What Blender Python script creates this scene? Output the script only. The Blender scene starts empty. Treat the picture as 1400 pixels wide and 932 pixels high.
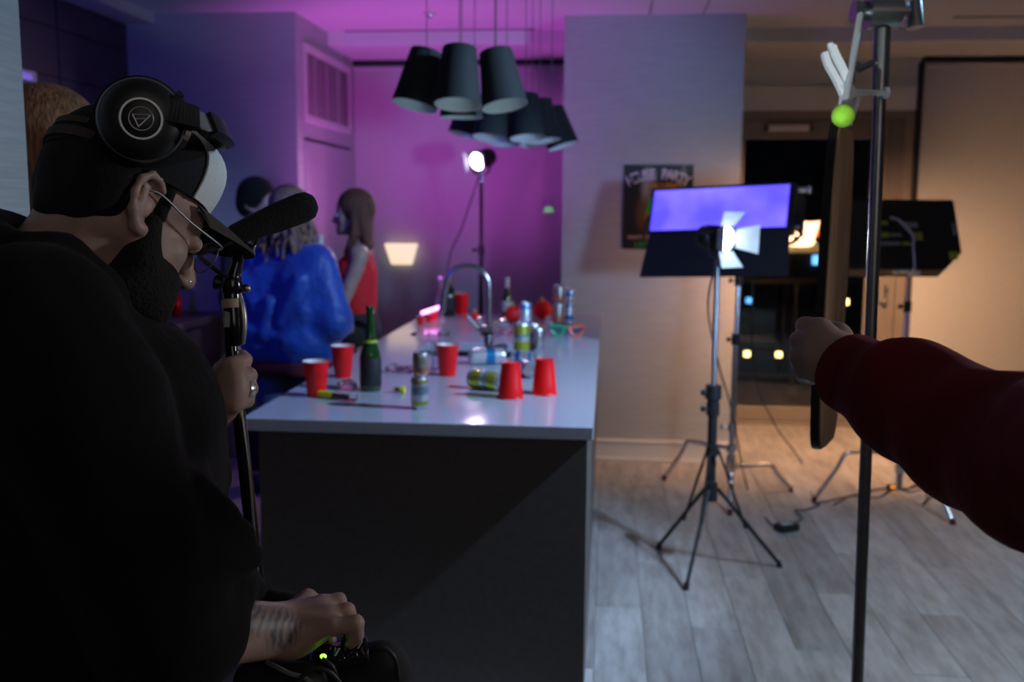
import bpy, bmesh, math, random
import numpy as np
from mathutils import Vector, Matrix
random.seed(7)
S = bpy.context.scene
C = S.collection
R_ = math.radians
# ------------------------------------------------------------------ camera
F, CAMH = 1361.0, 1.55
CM = Matrix.Rotation(R_(5.4), 3, 'Z') @ Matrix.Rotation(R_(90 - 7.55), 3, 'X') @ Matrix.Rotation(R_(0.4), 3, 'Z')
CO = Vector((0, 0, CAMH))
cam_d = bpy.data.cameras.new('camera')
cam = bpy.data.objects.new('camera', cam_d); C.objects.link(cam)
cam.matrix_world = Matrix.Translation(CO) @ CM.to_4x4()
cam_d.sensor_width = 36; cam_d.lens = F / 1400 * 36
cam_d.clip_start = 0.02; cam_d.clip_end = 300
cam_d.dof.use_dof = True; cam_d.dof.focus_distance = 1.22; cam_d.dof.aperture_fstop = 5.0
S.camera = cam
# ------------------------------------------------------------------ world, exposure
S.view_settings.view_transform = 'Standard'; S.view_settings.look = 'None'
S.view_settings.exposure = 0.0; S.view_settings.gamma = 1.0; S.view_settings.use_curve_mapping = False
W = bpy.data.worlds.new('night'); S.world = W; W.use_nodes = True
W.node_tree.nodes['Background'].inputs[0].default_value = (0.004, 0.006, 0.012, 1)
W.node_tree.nodes['Background'].inputs[1].default_value = 0.6
S.cycles.max_bounces = 7; S.cycles.diffuse_bounces = 4; S.cycles.glossy_bounces = 4
S.cycles.transmission_bounces = 8; S.cycles.transparent_max_bounces = 8
S.cycles.caustics_reflective = False; S.cycles.caustics_refractive = False
S.cycles.sample_clamp_indirect = 4.0
S.cycles.use_denoising = True

def aim(loc, to):
    d = (Vector(to) - Vector(loc)).normalized()
    return Matrix.Translation(Vector(loc)) @ d.to_track_quat('-Z', 'Y').to_matrix().to_4x4()
def spot(name, loc, to, watts, col, size, blend=0.5, radius=0.05):
    l = bpy.data.lights.new(name, 'SPOT'); l.energy = watts; l.color = col
    l.spot_size = R_(size); l.spot_blend = blend; l.shadow_soft_size = radius
    o = bpy.data.objects.new(name, l); C.objects.link(o); o.matrix_world = aim(loc, to); return o
# the set's unseen lamps, and spots added to light single surfaces
spot('key_lamp', (1.62, 2.785, 2.47), (-0.58, 3.75, 0.9), 350, (0.42, 0.64, 1.0), 62, 0.5, 0.03)
spot('hall_wall_fill', (1.62, 2.80, 2.47), (-1.0, 1.42, 1.85), 95, (0.36, 0.68, 1.0), 25, 0.4, 0.05)  # added spot beside the key, lights the hall wall alone
spot('floor_fill_spot', (1.75, 2.95, 2.60), (1.20, 3.75, 0.0), 180, (0.56, 0.78, 1.0), 95, 0.8, 0.15)  # added overhead spot for the floor, kept off the man
spot('pendant_fill_spot', (1.5, 1.75, 0.75), (-0.50, 3.9, 2.0), 60, (0.50, 0.85, 1.0), 15, 0.5, 0.05)  # added spot to brighten the white linings of the pendants
spot('cool_fill_lamp', (2.05, 1.75, 1.35), (-0.38, 6.1, 1.80), 235, (0.34, 0.58, 1.0), 38, 0.75, 0.20)
spot('rod_fill_spot', (-0.34, 0.15, 1.12), tuple(CO + CM @ Vector(((1154 - 700) / 1361, -(96 - 466) / 1361, -1)) * 1.95), 130, (0.80, 0.95, 1.0), 5.0, 0.45, 0.02)  # added narrow beam on rod and ball, no known fixture
spot('side_lamp', (2.3, 1.75, 1.75), (-0.32, 1.22, 1.30), 65, (0.90, 0.93, 1.0), 34, 0.7, 0.15)
soft = bpy.data.lights.new('soft_room_lamp', 'AREA'); soft.energy = 6; soft.size = 1.2; soft.color = (1.0, 0.86, 0.80)
soft_o = bpy.data.objects.new('soft_room_lamp', soft); C.objects.link(soft_o); soft_o.matrix_world = aim((1.0, -1.0, 2.35), (-0.2, 1.6, 0.9))
spot('magenta_lamp', (-1.38, 5.62, 0.95), (-1.02, 6.75, 2.60), 72, (0.90, 0.11, 1.0), 110, 0.8, 0.10)
spot('blue_lamp', (-2.35, 3.15, 2.0), (-1.75, 5.7, 1.75), 27, (0.04, 0.04, 1.0), 130, 0.7, 0.08)
spot('party_laser_green', (-0.08, 3.1, 2.66), (-0.432, 7.33, 1.52), 600, (0.2, 1.0, 0.25), 1.1, 0.6, 0.001)
spot('party_laser_red', (1.9, 3.2, 2.66), (2.78, 7.33, 1.50), 120, (1.0, 0.12, 0.05), 0.7, 0.6, 0.001)

# ------------------------------------------------------------------ pixel helpers (1400 x 932)
def ray(px, py): return CM @ Vector(((px - 700) / F, -(py - 466) / F, -1.0))
def atd(px, py, D): return CO + ray(px, py) * D
def aty(px, py, y): v = ray(px, py); return CO + v * (y / v.y)
def atz(px, py, z): v = ray(px, py); return CO + v * ((z - CAMH) / v.z)
RGT = CM @ Vector((1, 0, 0)); UPV = CM @ Vector((0, 1, 0)); BCK = CM @ Vector((0, 0, 1))
def mm(D): return D / F      # metres per pixel at a depth

# ------------------------------------------------------------------ materials
def mat(name, col, rough=0.5, metal=0.0, noise=None, bump=None, emit=None, trans=0.0, ior=1.45, stretch=(1, 1, 1), coat=0.0, sheen=0.0, spec=0.5, alpha=1.0):
    m = bpy.data.materials.new(name); m.use_nodes = True
    N = m.node_tree.nodes; L = m.node_tree.links; b = N['Principled BSDF']
    b.inputs['Base Color'].default_value = (*col, 1); b.inputs['Roughness'].default_value = rough
    b.inputs['Metallic'].default_value = metal; b.inputs['IOR'].default_value = ior
    b.inputs['Transmission Weight'].default_value = trans
    b.inputs['Coat Weight'].default_value = coat; b.inputs['Sheen Weight'].default_value = sheen
    b.inputs['Specular IOR Level'].default_value = spec; b.inputs['Alpha'].default_value = alpha
    if emit: b.inputs['Emission Color'].default_value = (*emit[0], 1); b.inputs['Emission Strength'].default_value = emit[1]
    if noise or bump:
        tc = N.new('ShaderNodeTexCoord'); mp = N.new('ShaderNodeMapping'); mp.inputs['Scale'].default_value = stretch
        L.new(tc.outputs['Object'], mp.inputs['Vector'])
    if noise:
        t = N.new('ShaderNodeTexNoise'); t.inputs['Scale'].default_value = noise[0]; t.inputs['Detail'].default_value = 5
        L.new(mp.outputs[0], t.inputs['Vector'])
        r = N.new('ShaderNodeValToRGB'); a = noise[1]
        r.color_ramp.elements[0].position = 0.3; r.color_ramp.elements[1].position = 0.7
        r.color_ramp.elements[0].color = (*[max(0, c * (1 - a)) for c in col], 1)
        r.color_ramp.elements[1].color = (*[min(1, c * (1 + a)) for c in col], 1)
        L.new(t.outputs['Fac'], r.inputs['Fac']); L.new(r.outputs['Color'], b.inputs['Base Color'])
    if bump:
        t2 = N.new('ShaderNodeTexNoise'); t2.inputs['Scale'].default_value = bump[0]; t2.inputs['Detail'].default_value = 4
        L.new(mp.outputs[0], t2.inputs['Vector'])
        bp = N.new('ShaderNodeBump'); bp.inputs['Strength'].default_value = bump[1]; bp.inputs['Distance'].default_value = bump[2] if len(bump) > 2 else 0.01
        L.new(t2.outputs['Fac'], bp.inputs['Height']); L.new(bp.outputs['Normal'], b.inputs['Normal'])
    return m
M = {}
M['wallpaper'] = mat('grey_wallpaper', (0.40, 0.40, 0.41), 0.75, noise=(7, 0.09), bump=(30, 0.25, 0.003), stretch=(1.2, 1.2, 22))
M['wallpaper_y'] = M['wallpaper']
M['dim_paint'] = mat('dark_paint', (0.10, 0.10, 0.11), 0.8, noise=(3, 0.05))
M['paint'] = mat('white_paint', (0.62, 0.62, 0.62), 0.7, noise=(3, 0.03))
M['ceil'] = mat('ceiling_paint', (0.66, 0.65, 0.66), 0.85, noise=(2, 0.03))
M['trim'] = mat('trim_paint', (0.62, 0.60, 0.58), 0.45, noise=(4, 0.03))
M['blind'] = mat('blind_fabric', (0.42, 0.42, 0.42), 0.85, noise=(60, 0.05), bump=(400, 0.2, 0.001))
M['black_slot'] = mat('black_metal', (0.012, 0.012, 0.014), 0.5, noise=(20, 0.2))
M['doorframe'] = mat('bronze_door_frame', (0.20, 0.17, 0.15), 0.42, noise=(6, 0.06), metal=0.15)
M['glass'] = mat('window_glass', (1, 1, 1), 0.0, trans=1.0, ior=1.5)
M['quartz'] = mat('white_quartz', (0.48, 0.49, 0.55), 0.11, noise=(90, 0.05), spec=0.3)
M['island'] = mat('island_panel', (0.105, 0.086, 0.075), 0.65, noise=(40, 0.12), bump=(120, 0.1, 0.001))
M['cab_dark'] = mat('dark_cabinet', (0.055, 0.055, 0.065), 0.45, noise=(5, 0.1), stretch=(1, 1, 8))
M['steel'] = mat('brushed_steel', (0.5, 0.5, 0.52), 0.25, metal=1.0, noise=(60, 0.05))
M['steel_dark'] = mat('sink_steel', (0.02, 0.02, 0.023), 0.5, metal=0.2, noise=(60, 0.08))
M['chrome'] = mat('stand_chrome', (0.62, 0.62, 0.64), 0.22, metal=1.0, noise=(30, 0.04))
M['pole_steel'] = mat('dark_chrome', (0.30, 0.31, 0.32), 0.36, metal=1.0, noise=(30, 0.1))
M['black'] = mat('black_plastic', (0.012, 0.012, 0.013), 0.45, noise=(40, 0.2))
M['black_gloss'] = mat('black_gloss', (0.01, 0.01, 0.012), 0.15, noise=(20, 0.2))
M['black_paint'] = mat('black_fixture_paint', (0.008, 0.008, 0.009), 0.55, noise=(30, 0.15), bump=(300, 0.1, 0.001))
M['shade'] = mat('black_lamp_shade', (0.016, 0.020, 0.022), 0.8, noise=(200, 0.2), bump=(500, 0.2, 0.0005))
M['shade_in'] = mat('white_shade_lining', (0.85, 0.86, 0.84), 0.7, noise=(20, 0.03))
M['wire'] = mat('grey_cord', (0.16, 0.16, 0.17), 0.5, noise=(30, 0.1))
M['cord_black'] = mat('black_cord', (0.02, 0.02, 0.022), 0.55, noise=(30, 0.2))
M['red_cup'] = mat('red_cup_plastic', (0.9, 0.006, 0.008), 0.4, noise=(15, 0.06))
M['white_cup'] = mat('white_cup_lining', (0.8, 0.8, 0.8), 0.4, noise=(15, 0.03))
M['green_glass'] = mat('green_bottle_glass', (0.012, 0.055, 0.012), 0.06, noise=(8, 0.1), spec=0.8, coat=0.5)
M['dark_glass'] = mat('dark_bottle_glass', (0.012, 0.016, 0.010), 0.06, noise=(8, 0.1), spec=0.8, coat=0.5)
M['label_dark'] = mat('dark_paper_label', (0.02, 0.02, 0.025), 0.6, noise=(30, 0.3))
M['label_white'] = mat('white_paper_label', (0.6, 0.62, 0.6), 0.55, noise=(40, 0.15))
M['red_foil'] = mat('red_foil', (0.7, 0.02, 0.015), 0.22, metal=0.6, noise=(60, 0.2))
M['alu'] = mat('can_aluminium', (0.72, 0.72, 0.73), 0.25, metal=1.0, noise=(20, 0.05))
M['yellow'] = mat('yellow_plastic', (0.75, 0.75, 0.02), 0.4, noise=(20, 0.08))
M['clear'] = mat('clear_plastic', (0.95, 0.96, 1), 0.03, trans=0.95, ior=1.25)
M['clear_glass'] = mat('clear_glass', (0.96, 0.97, 1), 0.02, trans=0.95, ior=1.45)
M['red_ball'] = mat('red_paper', (0.9, 0.015, 0.015), 0.5, noise=(30, 0.1))
M['gold'] = mat('gold_cap', (0.8, 0.6, 0.25), 0.3, metal=1.0, noise=(30, 0.1))
M['skin'] = mat('skin', (0.37, 0.235, 0.19), 0.5, noise=(30, 0.12), bump=(260, 0.12, 0.001))
M['hoodie'] = mat('charcoal_fleece', (0.0055, 0.0045, 0.0044), 0.95, noise=(14, 0.25), bump=(9, 0.5, 0.02), sheen=0.02, spec=0.2)
M['trousers'] = mat('black_trousers', (0.02, 0.02, 0.022), 0.9, noise=(14, 0.2))
M['jeans'] = mat('blue_jeans', (0.05, 0.09, 0.16), 0.85, noise=(60, 0.2))
M['shoe'] = mat('dark_shoe', (0.03, 0.03, 0.03), 0.6, noise=(20, 0.2))
M['capmesh'] = mat('black_cap_mesh', (0.007, 0.007, 0.008), 0.95, noise=(200, 0.4), bump=(500, 0.4, 0.001))
M['cap_white'] = mat('white_cap_panel', (0.62, 0.64, 0.62), 0.8, noise=(200, 0.05))
M['brim'] = mat('brown_brim', (0.05, 0.036, 0.03), 0.85, noise=(150, 0.2))
M['beard'] = mat('black_beard', (0.006, 0.005, 0.0045), 0.9, noise=(160, 0.5), bump=(240, 0.9, 0.004))
M['rod_steel'] = mat('bright_rod_steel', (0.88, 0.89, 0.90), 0.5, metal=0.0, noise=(30, 0.03))
M['silver'] = mat('silver', (0.75, 0.75, 0.73), 0.25, metal=1.0, noise=(30, 0.04))
M['hp_ring'] = mat('headphone_ring', (0.50, 0.54, 0.54), 0.38, metal=0.6, noise=(30, 0.04))
M['foam'] = mat('black_foam', (0.008, 0.008, 0.009), 0.95, noise=(300, 0.5), bump=(350, 0.6, 0.002))
M['tape'] = mat('tan_tape', (0.42, 0.33, 0.2), 0.6, noise=(40, 0.12))
M['hair_red'] = mat('auburn_hair', (0.30, 0.12, 0.045), 0.5, noise=(18, 0.5), bump=(24, 0.8, 0.01), stretch=(6, 6, 0.8))
M['hair_brown'] = mat('brown_hair', (0.10, 0.038, 0.02), 0.7, noise=(18, 0.5), bump=(24, 0.8, 0.01), stretch=(6, 6, 0.6))
M['hair_blond'] = mat('blond_hair', (0.18, 0.10, 0.08), 0.75, noise=(25, 0.5), bump=(24, 0.9, 0.01), stretch=(4, 4, 1.2))
M['hair_black'] = mat('black_hair', (0.006, 0.005, 0.005), 0.95, noise=(18, 0.4), bump=(30, 0.6, 0.01))
M['blue_satin'] = mat('blue_satin', (0.006, 0.050, 0.30), 0.5, noise=(9, 0.25), bump=(10, 0.8, 0.03), sheen=0.2)
M['red_top'] = mat('red_knit', (0.62, 0.012, 0.02), 0.75, noise=(40, 0.12))
M['red_hoodie'] = mat('dark_red_fleece', (0.16, 0.004, 0.010), 0.95, noise=(14, 0.2), bump=(9, 0.5, 0.02))
M['eye'] = mat('eye_white', (0.7, 0.68, 0.65), 0.2, noise=(30, 0.03))
M['iris'] = mat('dark_iris', (0.03, 0.02, 0.015), 0.15, noise=(30, 0.1))
M['ball'] = mat('lime_felt', (0.42, 0.85, 0.06), 0.9, noise=(60, 0.12), bump=(300, 0.4, 0.002))
M['tan_face'] = mat('tan_reflector', (0.50, 0.30, 0.18), 1.0, spec=0.05, noise=(9, 0.25), stretch=(8, 8, 0.7))
M['led_panel'] = mat('led_panel_glow', (0.1, 0.1, 0.3), 0.4, emit=((0.10, 0.07, 1.0), 2.0), noise=(3, 0.05))
M['lens_hot'] = mat('fresnel_lens_glow', (0.8, 0.9, 1), 0.3, emit=((0.82, 0.95, 1.0), 45.0), noise=(3, 0.02))
M['softbox'] = mat('warm_tube_glow', (0.9, 0.8, 0.6), 0.5, emit=((1.0, 0.55, 0.29), 82.0), noise=(3, 0.02))
M['lens_far'] = mat('far_fresnel_lens_glow', (0.8, 0.9, 1), 0.3, emit=((0.82, 0.95, 1.0), 6.5), noise=(3, 0.02))
M['barn_leaf'] = mat('barn_door_leaf', (0.62, 0.62, 0.63), 0.5, metal=0.1, noise=(20, 0.08))
M['pink_glow'] = mat('pink_glow', (1, 0.5, 0.9), 0.4, emit=((1.0, 0.25, 0.9), 5.0), noise=(3, 0.02))
M['green_led'] = mat('green_led', (0.3, 1, 0.1), 0.4, emit=((0.25, 1.0, 0.05), 3.0), noise=(3, 0.02))
M['patch_glow'] = mat('cream_patch_glow', (1, 0.9, 0.6), 0.5, emit=((1.0, 0.82, 0.50), 0.85), noise=(3, 0.02))  # emission for the patch of spilled light on the blind
M['violet_glow'] = mat('violet_glow', (0.5, 0.4, 1), 0.4, emit=((0.16, 0.11, 0.62), 0.6), noise=(3, 0.02))
M['sticker_y'] = mat('yellow_sticker', (0.45, 0.5, 0.04), 0.6, noise=(40, 0.2))
M['sticker_w'] = mat('grey_sticker', (0.35, 0.37, 0.4), 0.6, noise=(40, 0.2))
M['concrete'] = mat('balcony_concrete', (0.28, 0.29, 0.31), 0.85, noise=(8, 0.15))
M['facade'] = mat('night_facade', (0.05, 0.055, 0.07), 0.8, noise=(2, 0.2))
M['maroon'] = mat('maroon_knit', (0.10, 0.012, 0.02), 0.9, noise=(60, 0.2))
M['lit_win'] = mat('lit_window', (1, 0.8, 0.4), 0.5, emit=((1.0, 0.72, 0.25), 6.0), noise=(3, 0.05))
M['lit_dim'] = mat('dim_band_glow', (0.5, 0.4, 0.2), 0.6, emit=((0.40, 0.25, 0.07), 0.5), noise=(3, 0.05))  # emission for the added glowing band across the street
M['lit_red'] = mat('red_sign_glow', (1, 0.2, 0.1), 0.5, emit=((1.0, 0.12, 0.03), 1.0), noise=(3, 0.05))
M['lit_win_b'] = mat('blue_glow_pane', (0.3, 0.6, 1), 0.5, emit=((0.1, 0.35, 0.8), 3.0), noise=(3, 0.05))
M['poster'] = None

def skin_tattoo():
    m = M['skin'].copy(); m.name = 'tattooed_skin'
    N = m.node_tree.nodes; L = m.node_tree.links; b = N['Principled BSDF']
    src = b.inputs['Base Color'].links[0].from_socket
    g = N.new('ShaderNodeNewGeometry')
    def blob(c, r0, r1):
        d = N.new('ShaderNodeVectorMath'); d.operation = 'DISTANCE'; d.inputs[1].default_value = c
        L.new(g.outputs['Position'], d.inputs[0])
        mr = N.new('ShaderNodeMapRange'); mr.inputs['From Min'].default_value = r1; mr.inputs['From Max'].default_value = r0
        L.new(d.outputs['Value'], mr.inputs['Value']); return mr.outputs[0]
    a = blob(atd(342, 836, 1.095), 0.020, 0.034); c = blob(atd(386, 858, 1.125), 0.018, 0.032)
    mx = N.new('ShaderNodeMath'); mx.operation = 'MAXIMUM'; L.new(a, mx.inputs[0]); L.new(c, mx.inputs[1])
    w = N.new('ShaderNodeTexWave'); w.inputs['Scale'].default_value = 55; w.inputs['Distortion'].default_value = 6; w.inputs['Detail'].default_value = 2
    L.new(g.outputs['Position'], w.inputs['Vector'])
    w2 = N.new('ShaderNodeMapRange'); w2.inputs['To Min'].default_value = 0.35; w2.inputs['To Max'].default_value = 0.85
    L.new(w.outputs['Fac'], w2.inputs['Value'])
    mu = N.new('ShaderNodeMath'); mu.operation = 'MULTIPLY'; L.new(mx.outputs[0], mu.inputs[0]); L.new(w2.outputs[0], mu.inputs[1])
    mix = N.new('ShaderNodeMix'); mix.data_type = 'RGBA'
    L.new(mu.outputs[0], mix.inputs[0]); L.new(src, mix.inputs[6]); mix.inputs[7].default_value = (0.03, 0.05, 0.07, 1)
    L.new(mix.outputs[2], b.inputs['Base Color']); return m
M['skin_tattoo'] = skin_tattoo()

def plank_mat():
    m = bpy.data.materials.new('grey_oak_vinyl'); m.use_nodes = True
    N = m.node_tree.nodes; L = m.node_tree.links; b = N['Principled BSDF']
    oi = N.new('ShaderNodeObjectInfo'); tc = N.new('ShaderNodeTexCoord'); mp = N.new('ShaderNodeMapping')
    mp.inputs['Scale'].default_value = (8, 1.5, 1)
    cb = N.new('ShaderNodeCombineXYZ'); ml = N.new('ShaderNodeMath'); ml.operation = 'MULTIPLY'; ml.inputs[1].default_value = 40
    L.new(oi.outputs['Random'], ml.inputs[0]); L.new(ml.outputs[0], cb.inputs[0]); L.new(ml.outputs[0], cb.inputs[2])
    L.new(tc.outputs['Object'], mp.inputs['Vector']); L.new(cb.outputs[0], mp.inputs['Location'])
    n = N.new('ShaderNodeTexNoise'); n.inputs['Scale'].default_value = 2.6; n.inputs['Detail'].default_value = 7; n.inputs['Roughness'].default_value = 0.65
    L.new(mp.outputs[0], n.inputs['Vector'])
    r = N.new('ShaderNodeValToRGB'); r.color_ramp.elements[0].position = 0.28; r.color_ramp.elements[1].position = 0.62
    r.color_ramp.elements[0].color = (0.23, 0.20, 0.18, 1); r.color_ramp.elements[1].color = (0.44, 0.41, 0.39, 1)
    L.new(n.outputs['Fac'], r.inputs['Fac'])
    hv = N.new('ShaderNodeHueSaturation'); mr = N.new('ShaderNodeMapRange'); mr.inputs['To Min'].default_value = 0.82; mr.inputs['To Max'].default_value = 1.12
    L.new(oi.outputs['Random'], mr.inputs['Value']); L.new(mr.outputs[0], hv.inputs['Value']); L.new(r.outputs['Color'], hv.inputs['Color'])
    L.new(hv.outputs[0], b.inputs['Base Color']); b.inputs['Roughness'].default_value = 0.42
    bp = N.new('ShaderNodeBump'); bp.inputs['Strength'].default_value = 0.25; bp.inputs['Distance'].default_value = 0.003
    L.new(n.outputs['Fac'], bp.inputs['Height']); L.new(bp.outputs['Normal'], b.inputs['Normal'])
    return m
M['plank'] = plank_mat()

def can_mat(name, base, bands):
    """printed can: flat bands of colour up the can's own height, with a noise print"""
    m = bpy.data.materials.new(name); m.use_nodes = True
    N = m.node_tree.nodes; L = m.node_tree.links; b = N['Principled BSDF']
    b.inputs['Metallic'].default_value = 0.7; b.inputs['Roughness'].default_value = 0.28
    tc = N.new('ShaderNodeTexCoord'); sp = N.new('ShaderNodeSeparateXYZ'); L.new(tc.outputs['Generated'], sp.inputs[0])
    r = N.new('ShaderNodeValToRGB'); r.color_ramp.interpolation = 'CONSTANT'
    r.color_ramp.elements[0].color = (*base, 1); r.color_ramp.elements[0].position = 0
    r.color_ramp.elements.remove(r.color_ramp.elements[1])
    for p, c in bands:
        e = r.color_ramp.elements.new(p); e.color = (*c, 1)
    L.new(sp.outputs[2], r.inputs['Fac'])
    n = N.new('ShaderNodeTexVoronoi'); n.inputs['Scale'].default_value = 7; L.new(tc.outputs['Generated'], n.inputs['Vector'])
    hv = N.new('ShaderNodeHueSaturation'); mr = N.new('ShaderNodeMapRange'); mr.inputs['To Min'].default_value = 0.7; mr.inputs['To Max'].default_value = 1.25
    L.new(n.outputs['Distance'], mr.inputs['Value']); L.new(mr.outputs[0], hv.inputs['Value']); L.new(r.outputs[0], hv.inputs['Color'])
    L.new(hv.outputs[0], b.inputs['Base Color']); return m
SIL = (0.62, 0.63, 0.66)
M['can_yellow'] = can_mat('yellow_silver_can', SIL, [(0.12, (0.55, 0.62, 0.06)), (0.42, (0.75, 0.80, 0.75)), (0.55, (0.30, 0.55, 0.60)), (0.64, (0.60, 0.70, 0.10)), (0.93, SIL)])
M['can_gold'] = can_mat('gold_silver_can', SIL, [(0.1, (0.45, 0.42, 0.10)), (0.25, SIL), (0.45, (0.28, 0.40, 0.45)), (0.7, SIL), (0.82, (0.5, 0.45, 0.12)), (0.94, SIL)])
M['can_peach'] = can_mat('peach_silver_can', SIL, [(0.05, (0.75, 0.35, 0.22)), (0.4, (0.55, 0.50, 0.42)), (0.85, SIL)])
M['can_blue'] = can_mat('blue_white_can', (0.70, 0.74, 0.80), [(0.2, (0.03, 0.22, 0.6)), (0.42, (0.75, 0.78, 0.82)), (0.8, (0.10, 0.35, 0.7)), (0.93, SIL)])
M['can_white'] = can_mat('white_blue_can', (0.75, 0.78, 0.82), [(0.45, (0.02, 0.30, 0.62)), (0.7, (0.78, 0.8, 0.84)), (0.93, SIL)])

# ------------------------------------------------------------------ mesh builder
def frame_from(d):
    d = Vector(d).normalized(); a = Vector((0, 0, 1)) if abs(d.z) < 0.95 else Vector((1, 0, 0))
    u = d.cross(a).normalized(); return u, d.cross(u).normalized(), d
class MB:
    def __init__(s): s.v = []; s.f = []; s.sm = []
    def add(s, vs, fs, smooth=False):
        o = len(s.v); s.v += [tuple(v) for v in vs]; s.f += [tuple(i + o for i in f) for f in fs]; s.sm += [smooth] * len(fs); return s
    def box(s, lo, hi, rot=None, c=None):
        lo, hi = Vector(lo), Vector(hi)
        vs = [Vector((x, y, z)) for x in (lo.x, hi.x) for y in (lo.y, hi.y) for z in (lo.z, hi.z)]
        if rot is not None: vs = [rot @ v for v in vs]
        if c is not None: vs = [v + Vector(c) for v in vs]
        return s.add(vs, [(0, 1, 3, 2), (4, 6, 7, 5), (0, 4, 5, 1), (2, 3, 7, 6), (0, 2, 6, 4), (1, 5, 7, 3)])
    def hexa(s, p):   # eight corners: bottom loop 0-3, top loop 4-7
        return s.add(p, [(3, 2, 1, 0), (4, 5, 6, 7), (0, 1, 5, 4), (1, 2, 6, 5), (2, 3, 7, 6), (3, 0, 4, 7)])
    def cone(s, a, b, ra, rb=None, n=16, caps=True):
        rb = ra if rb is None else rb; a, b = Vector(a), Vector(b); u, w, d = frame_from(b - a); vs = []
        for p, r in ((a, ra), (b, rb)):
            for i in range(n):
                t = 2 * math.pi * i / n; vs.append(p + u * (r * math.cos(t)) + w * (r * math.sin(t)))
        s.add(vs, [(i, (i + 1) % n, n + (i + 1) % n, n + i) for i in range(n)], True)
        if caps: s.add(vs[:n], [tuple(range(n))[::-1]]); s.add(vs[n:], [tuple(range(n))])
        return s
    def lathe(s, prof, a=(0, 0, 0), d=(0, 0, 1), n=24, smooth=True):
        a = Vector(a); u, w, d = frame_from(d); vs = []; fs = []
        for r, h in prof:
            for i in range(n):
                t = 2 * math.pi * i / n; vs.append(a + d * h + u * (max(r, 1e-5) * math.cos(t)) + w * (max(r, 1e-5) * math.sin(t)))
        for k in range(len(prof) - 1):
            for i in range(n): fs.append((k * n + i, k * n + (i + 1) % n, (k + 1) * n + (i + 1) % n, (k + 1) * n + i))
        return s.add(vs, fs, smooth)
    def tube(s, pts, r, n=8, cr=6):
        pts = [Vector(p) for p in pts]
        if cr > 1 and len(pts) > 2: pts = spline(pts, cr)
        rs = r if isinstance(r, (list, tuple)) else [r, r]
        m = len(pts); vs = []; fs = []; t0 = (pts[1] - pts[0]).normalized(); u, w, _ = frame_from(t0)
        for k, p in enumerate(pts):
            t = (pts[min(k + 1, m - 1)] - pts[max(k - 1, 0)]).normalized()
            u = (u - t * u.dot(t)).normalized(); w = t.cross(u)
            q = k / (m - 1) * (len(rs) - 1); i0 = min(int(q), len(rs) - 2); rr = rs[i0] + (rs[i0 + 1] - rs[i0]) * (q - i0)
            for i in range(n):
                a = 2 * math.pi * i / n; vs.append(p + u * (rr * math.cos(a)) + w * (rr * math.sin(a)))
        for k in range(m - 1):
            for i in range(n): fs.append((k * n + i, k * n + (i + 1) % n, (k + 1) * n + (i + 1) % n, (k + 1) * n + i))
        s.add(vs, fs, True); s.add(vs[:n], [tuple(range(n))[::-1]]); s.add(vs[-n:], [tuple(range(n))]); return s
    def band(s, pts, wdir, wd, th, cr=6):   # flat strap swept along points, width along wdir
        pts = [Vector(p) for p in pts]
        if cr > 1 and len(pts) > 2: pts = spline(pts, cr)
        m = len(pts); vs = []; fs = []
        for k, p in enumerate(pts):
            t = (pts[min(k + 1, m - 1)] - pts[max(k - 1, 0)]).normalized(); w = Vector(wdir); w = (w - t * w.dot(t)).normalized(); nn = t.cross(w)
            for a, b in ((-1, -1), (1, -1), (1, 1), (-1, 1)): vs.append(p + w * (a * wd / 2) + nn * (b * th / 2))
        for k in range(m - 1):
            for i in range(4): fs.append((k * 4 + i, k * 4 + (i + 1) % 4, (k + 1) * 4 + (i + 1) % 4, (k + 1) * 4 + i))
        fs += [(3, 2, 1, 0), tuple((m - 1) * 4 + i for i in range(4))]
        return s.add(vs, fs)
    def ell(s, c, r, ax=None, n=16, m=10):
        c = Vector(c); r = (r, r, r) if not hasattr(r, '__len__') else r; vs = []; fs = []
        for k in range(m + 1):
            p = math.pi * k / m
            for i in range(n):
                t = 2 * math.pi * i / n; v = Vector((r[0] * max(math.sin(p), 1e-4) * math.cos(t), r[1] * max(math.sin(p), 1e-4) * math.sin(t), r[2] * math.cos(p)))
                vs.append(c + (ax @ v if ax is not None else v))
        for k in range(m):
            for i in range(n): fs.append((k * n + i, (k + 1) * n + i, (k + 1) * n + (i + 1) % n, k * n + (i + 1) % n))
        return s.add(vs, fs, True)
    def grid(s, rows, smooth=True):
        n = len(rows[0]); vs = [p for r in rows for p in r]
        return s.add(vs, [(k * n + i, k * n + i + 1, (k + 1) * n + i + 1, (k + 1) * n + i) for k in range(len(rows) - 1) for i in range(n - 1)], smooth)
    def plate(s, p4, th):   # four corners, thickness along the normal
        p = [Vector(q) for q in p4]; nn = (p[1] - p[0]).cross(p[3] - p[0]).normalized() * th
        return s.hexa([q for q in p] + [q + nn for q in p])
    def mesh(s, name):
        me = bpy.data.meshes.new(name); me.from_pydata(s.v, [], s.f); me.update()
        bm = bmesh.new(); bm.from_mesh(me); bmesh.ops.remove_doubles(bm, verts=bm.verts, dist=1e-6)
        bmesh.ops.recalc_face_normals(bm, faces=bm.faces); bm.to_mesh(me); bm.free()
        return me
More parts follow.
